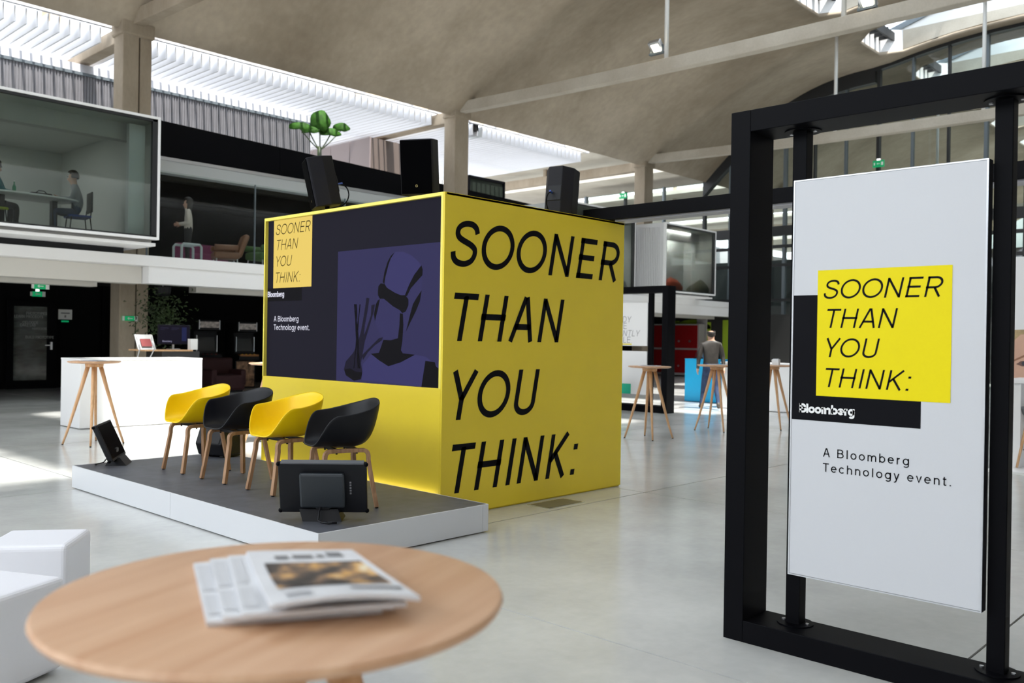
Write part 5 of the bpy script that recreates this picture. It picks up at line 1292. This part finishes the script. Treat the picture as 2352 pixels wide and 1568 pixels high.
q = MB(); q.box((C0.x, C0.y, 0), (C0.x+.45, C0.y+.62, .55)); q.build('body', WHITE, t, bevel=.004)
for i in range(4):
    for j in range(4):
        q = MB(); q.lathe([(.045, 0), (.04, .01)], 12); 
        for v in q.v: v[:] = Vector((C0.x-v.z, C0.y+.09+.145*i+v.x, .1+.125*j+v.y))
        q.build('spot', mat('spot_dark', (.05, .02, .03), .5) if j < 2 else mat('spot_orange', (.7, .3, .02), .5), t)
# lockers and graphic wall
XLk = 32.2
l0, l1 = onx(1541, 800, XLk), onx(1601, 800, XLk)
t = thing('locker_bank', 'bank of dark red lockers with round locks behind the black frame', 'lockers', (XLk, l0.y, 0))
zt_, zm_, zb_ = onx(1570, 747, XLk).z, onx(1570, 801, XLk).z, max(.1, onx(1570, 856, XLk).z)
q = MB(); q.box((XLk+.03, l1.y-.05, .05), (XLk+.48, l0.y+1.9, zt_+.06)); q.build('carcass', mat('locker_frame', (.4, .38, .38), .5), t)
yw = (l0.y-l1.y)
for r_, (za, zb) in enumerate(((zt_, zm_+.04), (zm_-.04, zb_))):
    for k, y0 in enumerate((l1.y, l1.y+yw+.06)):
        q = MB(); q.box((XLk, y0, zb), (XLk+.03, y0+yw, za)); dr_ = q.build('door', RED, t, bevel=.005)
        for f_ in (.28, .7):
            q = MB(); q.lathe([(.05, 0), (.045, .02)], 14)
            for v in q.v: v[:] = Vector((XLk-v.z, y0+yw*f_+v.x, zb+(za-zb)*.3+v.y))
            q.build('lock', ALU, dr_)
q = MB(); q.box((XLk+.6, 14.0, 0), (XLk+.75, 24.5, 2.6)); gwl = q.build('wall_graphic', mat('graphic_dark', (.018, .018, .018), .7)); tag(gwl, 'black wall with lime green graphic shapes behind the lockers', 'wall', kind='structure')
LIME = mat('lime_print', (.32, .45, .02), .6)
for x0, x1, y0, y1 in ((1546, 1560, 737, 748), (1622, 1632, 740, 785), (1660, 1678, 735, 830)):
    a, b_ = onx(x0, y0, XLk+.58), onx(x1, y1, XLk+.58)
    q = MB(); q.box((XLk+.585, b_.y, b_.z), (XLk+.599, a.y, a.z)); q.build('lime_shape', LIME, gwl)
a = onx(1590, 742, XLk+.58)
q = MB(); q.prism([(XLk+.585, a.y+.9*math.cos(th), a.z-.25+.4*math.sin(th)) for th in [PI*i/14 for i in range(15)]], (.01, 0, 0)); q.build('lime_arch', LIME, gwl)
for x0, x1 in ((1612, 1620), (1600, 1609)):
    a, b_ = onx(x0, 735, XLk+.5), onx(x1, 860, XLk+.5)
    q = MB(); q.box((XLk+.52, b_.y, .0), (XLk+.6, a.y, 2.5)); q.build('pilaster', mat('pilaster', (.45, .42, .42), .6), gwl)
# white counter and cups at the right
W0 = onz(1812, 948)
t = thing('service_counter', 'white service counter behind the table with cups', 'counter', (W0.x, W0.y, 0))
q = MB(); q.box((W0.x, W0.y-1.6, .01), (W0.x+.6, W0.y+1.6, 1.0)); q.build('body', WSAT, t, bevel=.005)
q = MB(); q.box((W0.x-.02, W0.y-1.62, 1.0), (W0.x+.62, W0.y+1.62, 1.03)); q.build('worktop', WSAT, t, bevel=.004)
q = MB(); q.box((W0.x+.04, W0.y-1.55, 0), (W0.x+.56, W0.y+1.55, .01)); q.build('plinth', BLK2, t)
CUP = mat('cup_white', (.78, .8, .82), .35)
ec = tE.location
for k, (dx, dy, hh, lb) in enumerate(((-.10, .06, .09, 'white paper cup beside a carton on the bar table'), (.02, .12, .13, 'taller white cup behind the others on the bar table'), (.02, -.03, .10, 'white cup between two others on the bar table'), (.12, .04, .085, 'small white cup next to the blue lidded tub'))):
    t = thing('cup', lb, 'cup', (ec.x+dx, ec.y+dy, HT+.001), 0, 'cups on the bar table')
    q = MB(); q.lathe([(.03, 0), (.034, .01), (.043, hh), (.038, hh), (.03, .02)], 18, cap=False); q.build('body', CUP, t, world=False, smooth='auto')
    q = MB(); q.lathe([(.03, .004), (.03, .006)], 18); q.build('bottom', CUP, t, world=False)
t = thing('carton', 'white carton lying among the cups on the bar table', 'box', (ec.x-.12, ec.y-.12, HT+.001), .3)
q = MB(); q.cbox((0, 0, .05), (.16, .11, .10)); q.build('body', CUP, t, world=False, bevel=.004)
q = MB(); q.cbox((0, 0, .104), (.13, .08, .008)); q.build('lid', CUP, t, world=False)
# ---------------- display wall, white table and stool beside the totem
E0 = onz(2320, 1088)
t = thing('platform', 'low white platform under the white table behind the totem', 'platform', (E0.x, E0.y, 0))
q = MB(); q.box((E0.x, E0.y-2.5, 0), (E0.x+2.4, E0.y+.25, .03)); q.build('deck', WSAT, t, bevel=.004)
q = MB(); q.box((E0.x-.01, E0.y-2.5, 0), (E0.x, E0.y+.25, .028)); q.build('edge_trim', WHITE, t)
XB = E0.x+2.0
t = thing('poster_wall', 'white display wall with a large portrait photograph', 'display', (XB, E0.y, .03))
yl = onx(2300, 800, XB).y+.1; yr_ = yl-2.6
zt_ = onx(2330, 590, XB).z
q = MB(); q.box((XB, yr_, .031), (XB+.1, yl, zt_)); pw = q.build('board', mat('panel_white', (.78, .78, .79), .5), t, bevel=.003)
def pr(nm, pts, m_, d=.002):
    q = MB(); q.add([(XB-d, onx(x, y, XB).y, onx(x, y, XB).z) for x, y in pts], [tuple(range(len(pts)))]); q.build(nm, m_, pw)
SK1 = mat('print_skin', lin((206, 164, 142)), .6, var=.08, scale=3)
pr('portrait_skin', [(2309, 760), (2480, 755), (2480, 905), (2309, 905)], SK1)
pr('portrait_hair', [(2309, 758), (2480, 753), (2480, 772), (2380, 766), (2345, 768), (2325, 785), (2312, 820), (2309, 820)], mat('print_hair', lin((176, 152, 112)), .6, var=.2, scale=10), .003)
pr('portrait_brow', [(2328, 826), (2352, 815), (2385, 812), (2385, 817), (2352, 820), (2329, 830)], mat('print_brow', lin((150, 105, 82)), .6), .003)
pr('portrait_eye', [(2334, 836), (2345, 829), (2362, 828), (2378, 834), (2364, 841), (2347, 841)], mat('print_eye', lin((110, 80, 74)), .6), .003)
pr('portrait_iris', [(2349, 830), (2357, 829), (2362, 834), (2357, 840), (2349, 839), (2346, 834)], mat('print_iris', lin((50, 52, 62)), .5), .004)
TXX = E0.x+.35; zt2 = zat(2330, 870, onx(2330, 870, TXX))
yT = onx(2306, 880, TXX).y
t = thing('high_table', 'white high table on the platform before the portrait wall', 'table', (TXX, yT, .031))
q = MB(); q.box((TXX, yT-1.8, zt2-.05), (TXX+.7, yT, zt2)); q.build('table_top', WSAT, t, bevel=.004)
for yy in (yT-.12, yT-1.75):
    q = MB(); q.box((TXX+.05, yy-.05, .031), (TXX+.6, yy+.05, zt2-.05)); q.build('panel_leg', WSAT, t, bevel=.004)
s0_ = onz(2336, 1072, .031)
t = thing('bar_stool', 'dark grey bar stool with wooden legs under the white table', 'stool', (s0_.x+.12, s0_.y-.15, .036), .3)
q = MB(); q.loft([[(r*1.05*math.cos(2*PI*i/24), r*math.sin(2*PI*i/24), z+.04*max(0, -math.cos(2*PI*i/24))*(r/.2)**2) for i in range(24)] for r, z in ((.06, .60), (.15, .615), (.20, .66), (.205, .69), (.19, .675), (.10, .635))]); q.build('seat', GREYP, t, world=False, smooth=True)
for fx in (1, -1):
    for sy in (1, -1):
        q = MB(); q.tube([(fx*.07, sy*.07, .61), (fx*.19, sy*.19, 0)], [.019, .013], 10); q.build('leg', ASH, t, world=False, smooth=True)
q = MB(); q.tube([(.155*math.cos(PI/4+PI/2*i), .155*math.sin(PI/4+PI/2*i), .2) for i in range(5)], .008, 6); q.build('foot_ring', ALU, t, world=False)
# floor box near the cube
f0 = onz(1278, 1156)
t = thing('floor_box', 'small brown floor hatch beside the yellow cube', 'hatch', (f0.x, f0.y, 0))
q = MB(); q.box((f0.x-.22, f0.y-.11, 0), (f0.x+.22, f0.y+.11, .006)); q.build('lid', mat('hatch_brown', (.16, .14, .09), .5), t, bevel=.002)
q = MB(); q.box((f0.x-.24, f0.y-.13, 0), (f0.x+.24, f0.y+.13, .003)); q.build('rim', ALU, t)
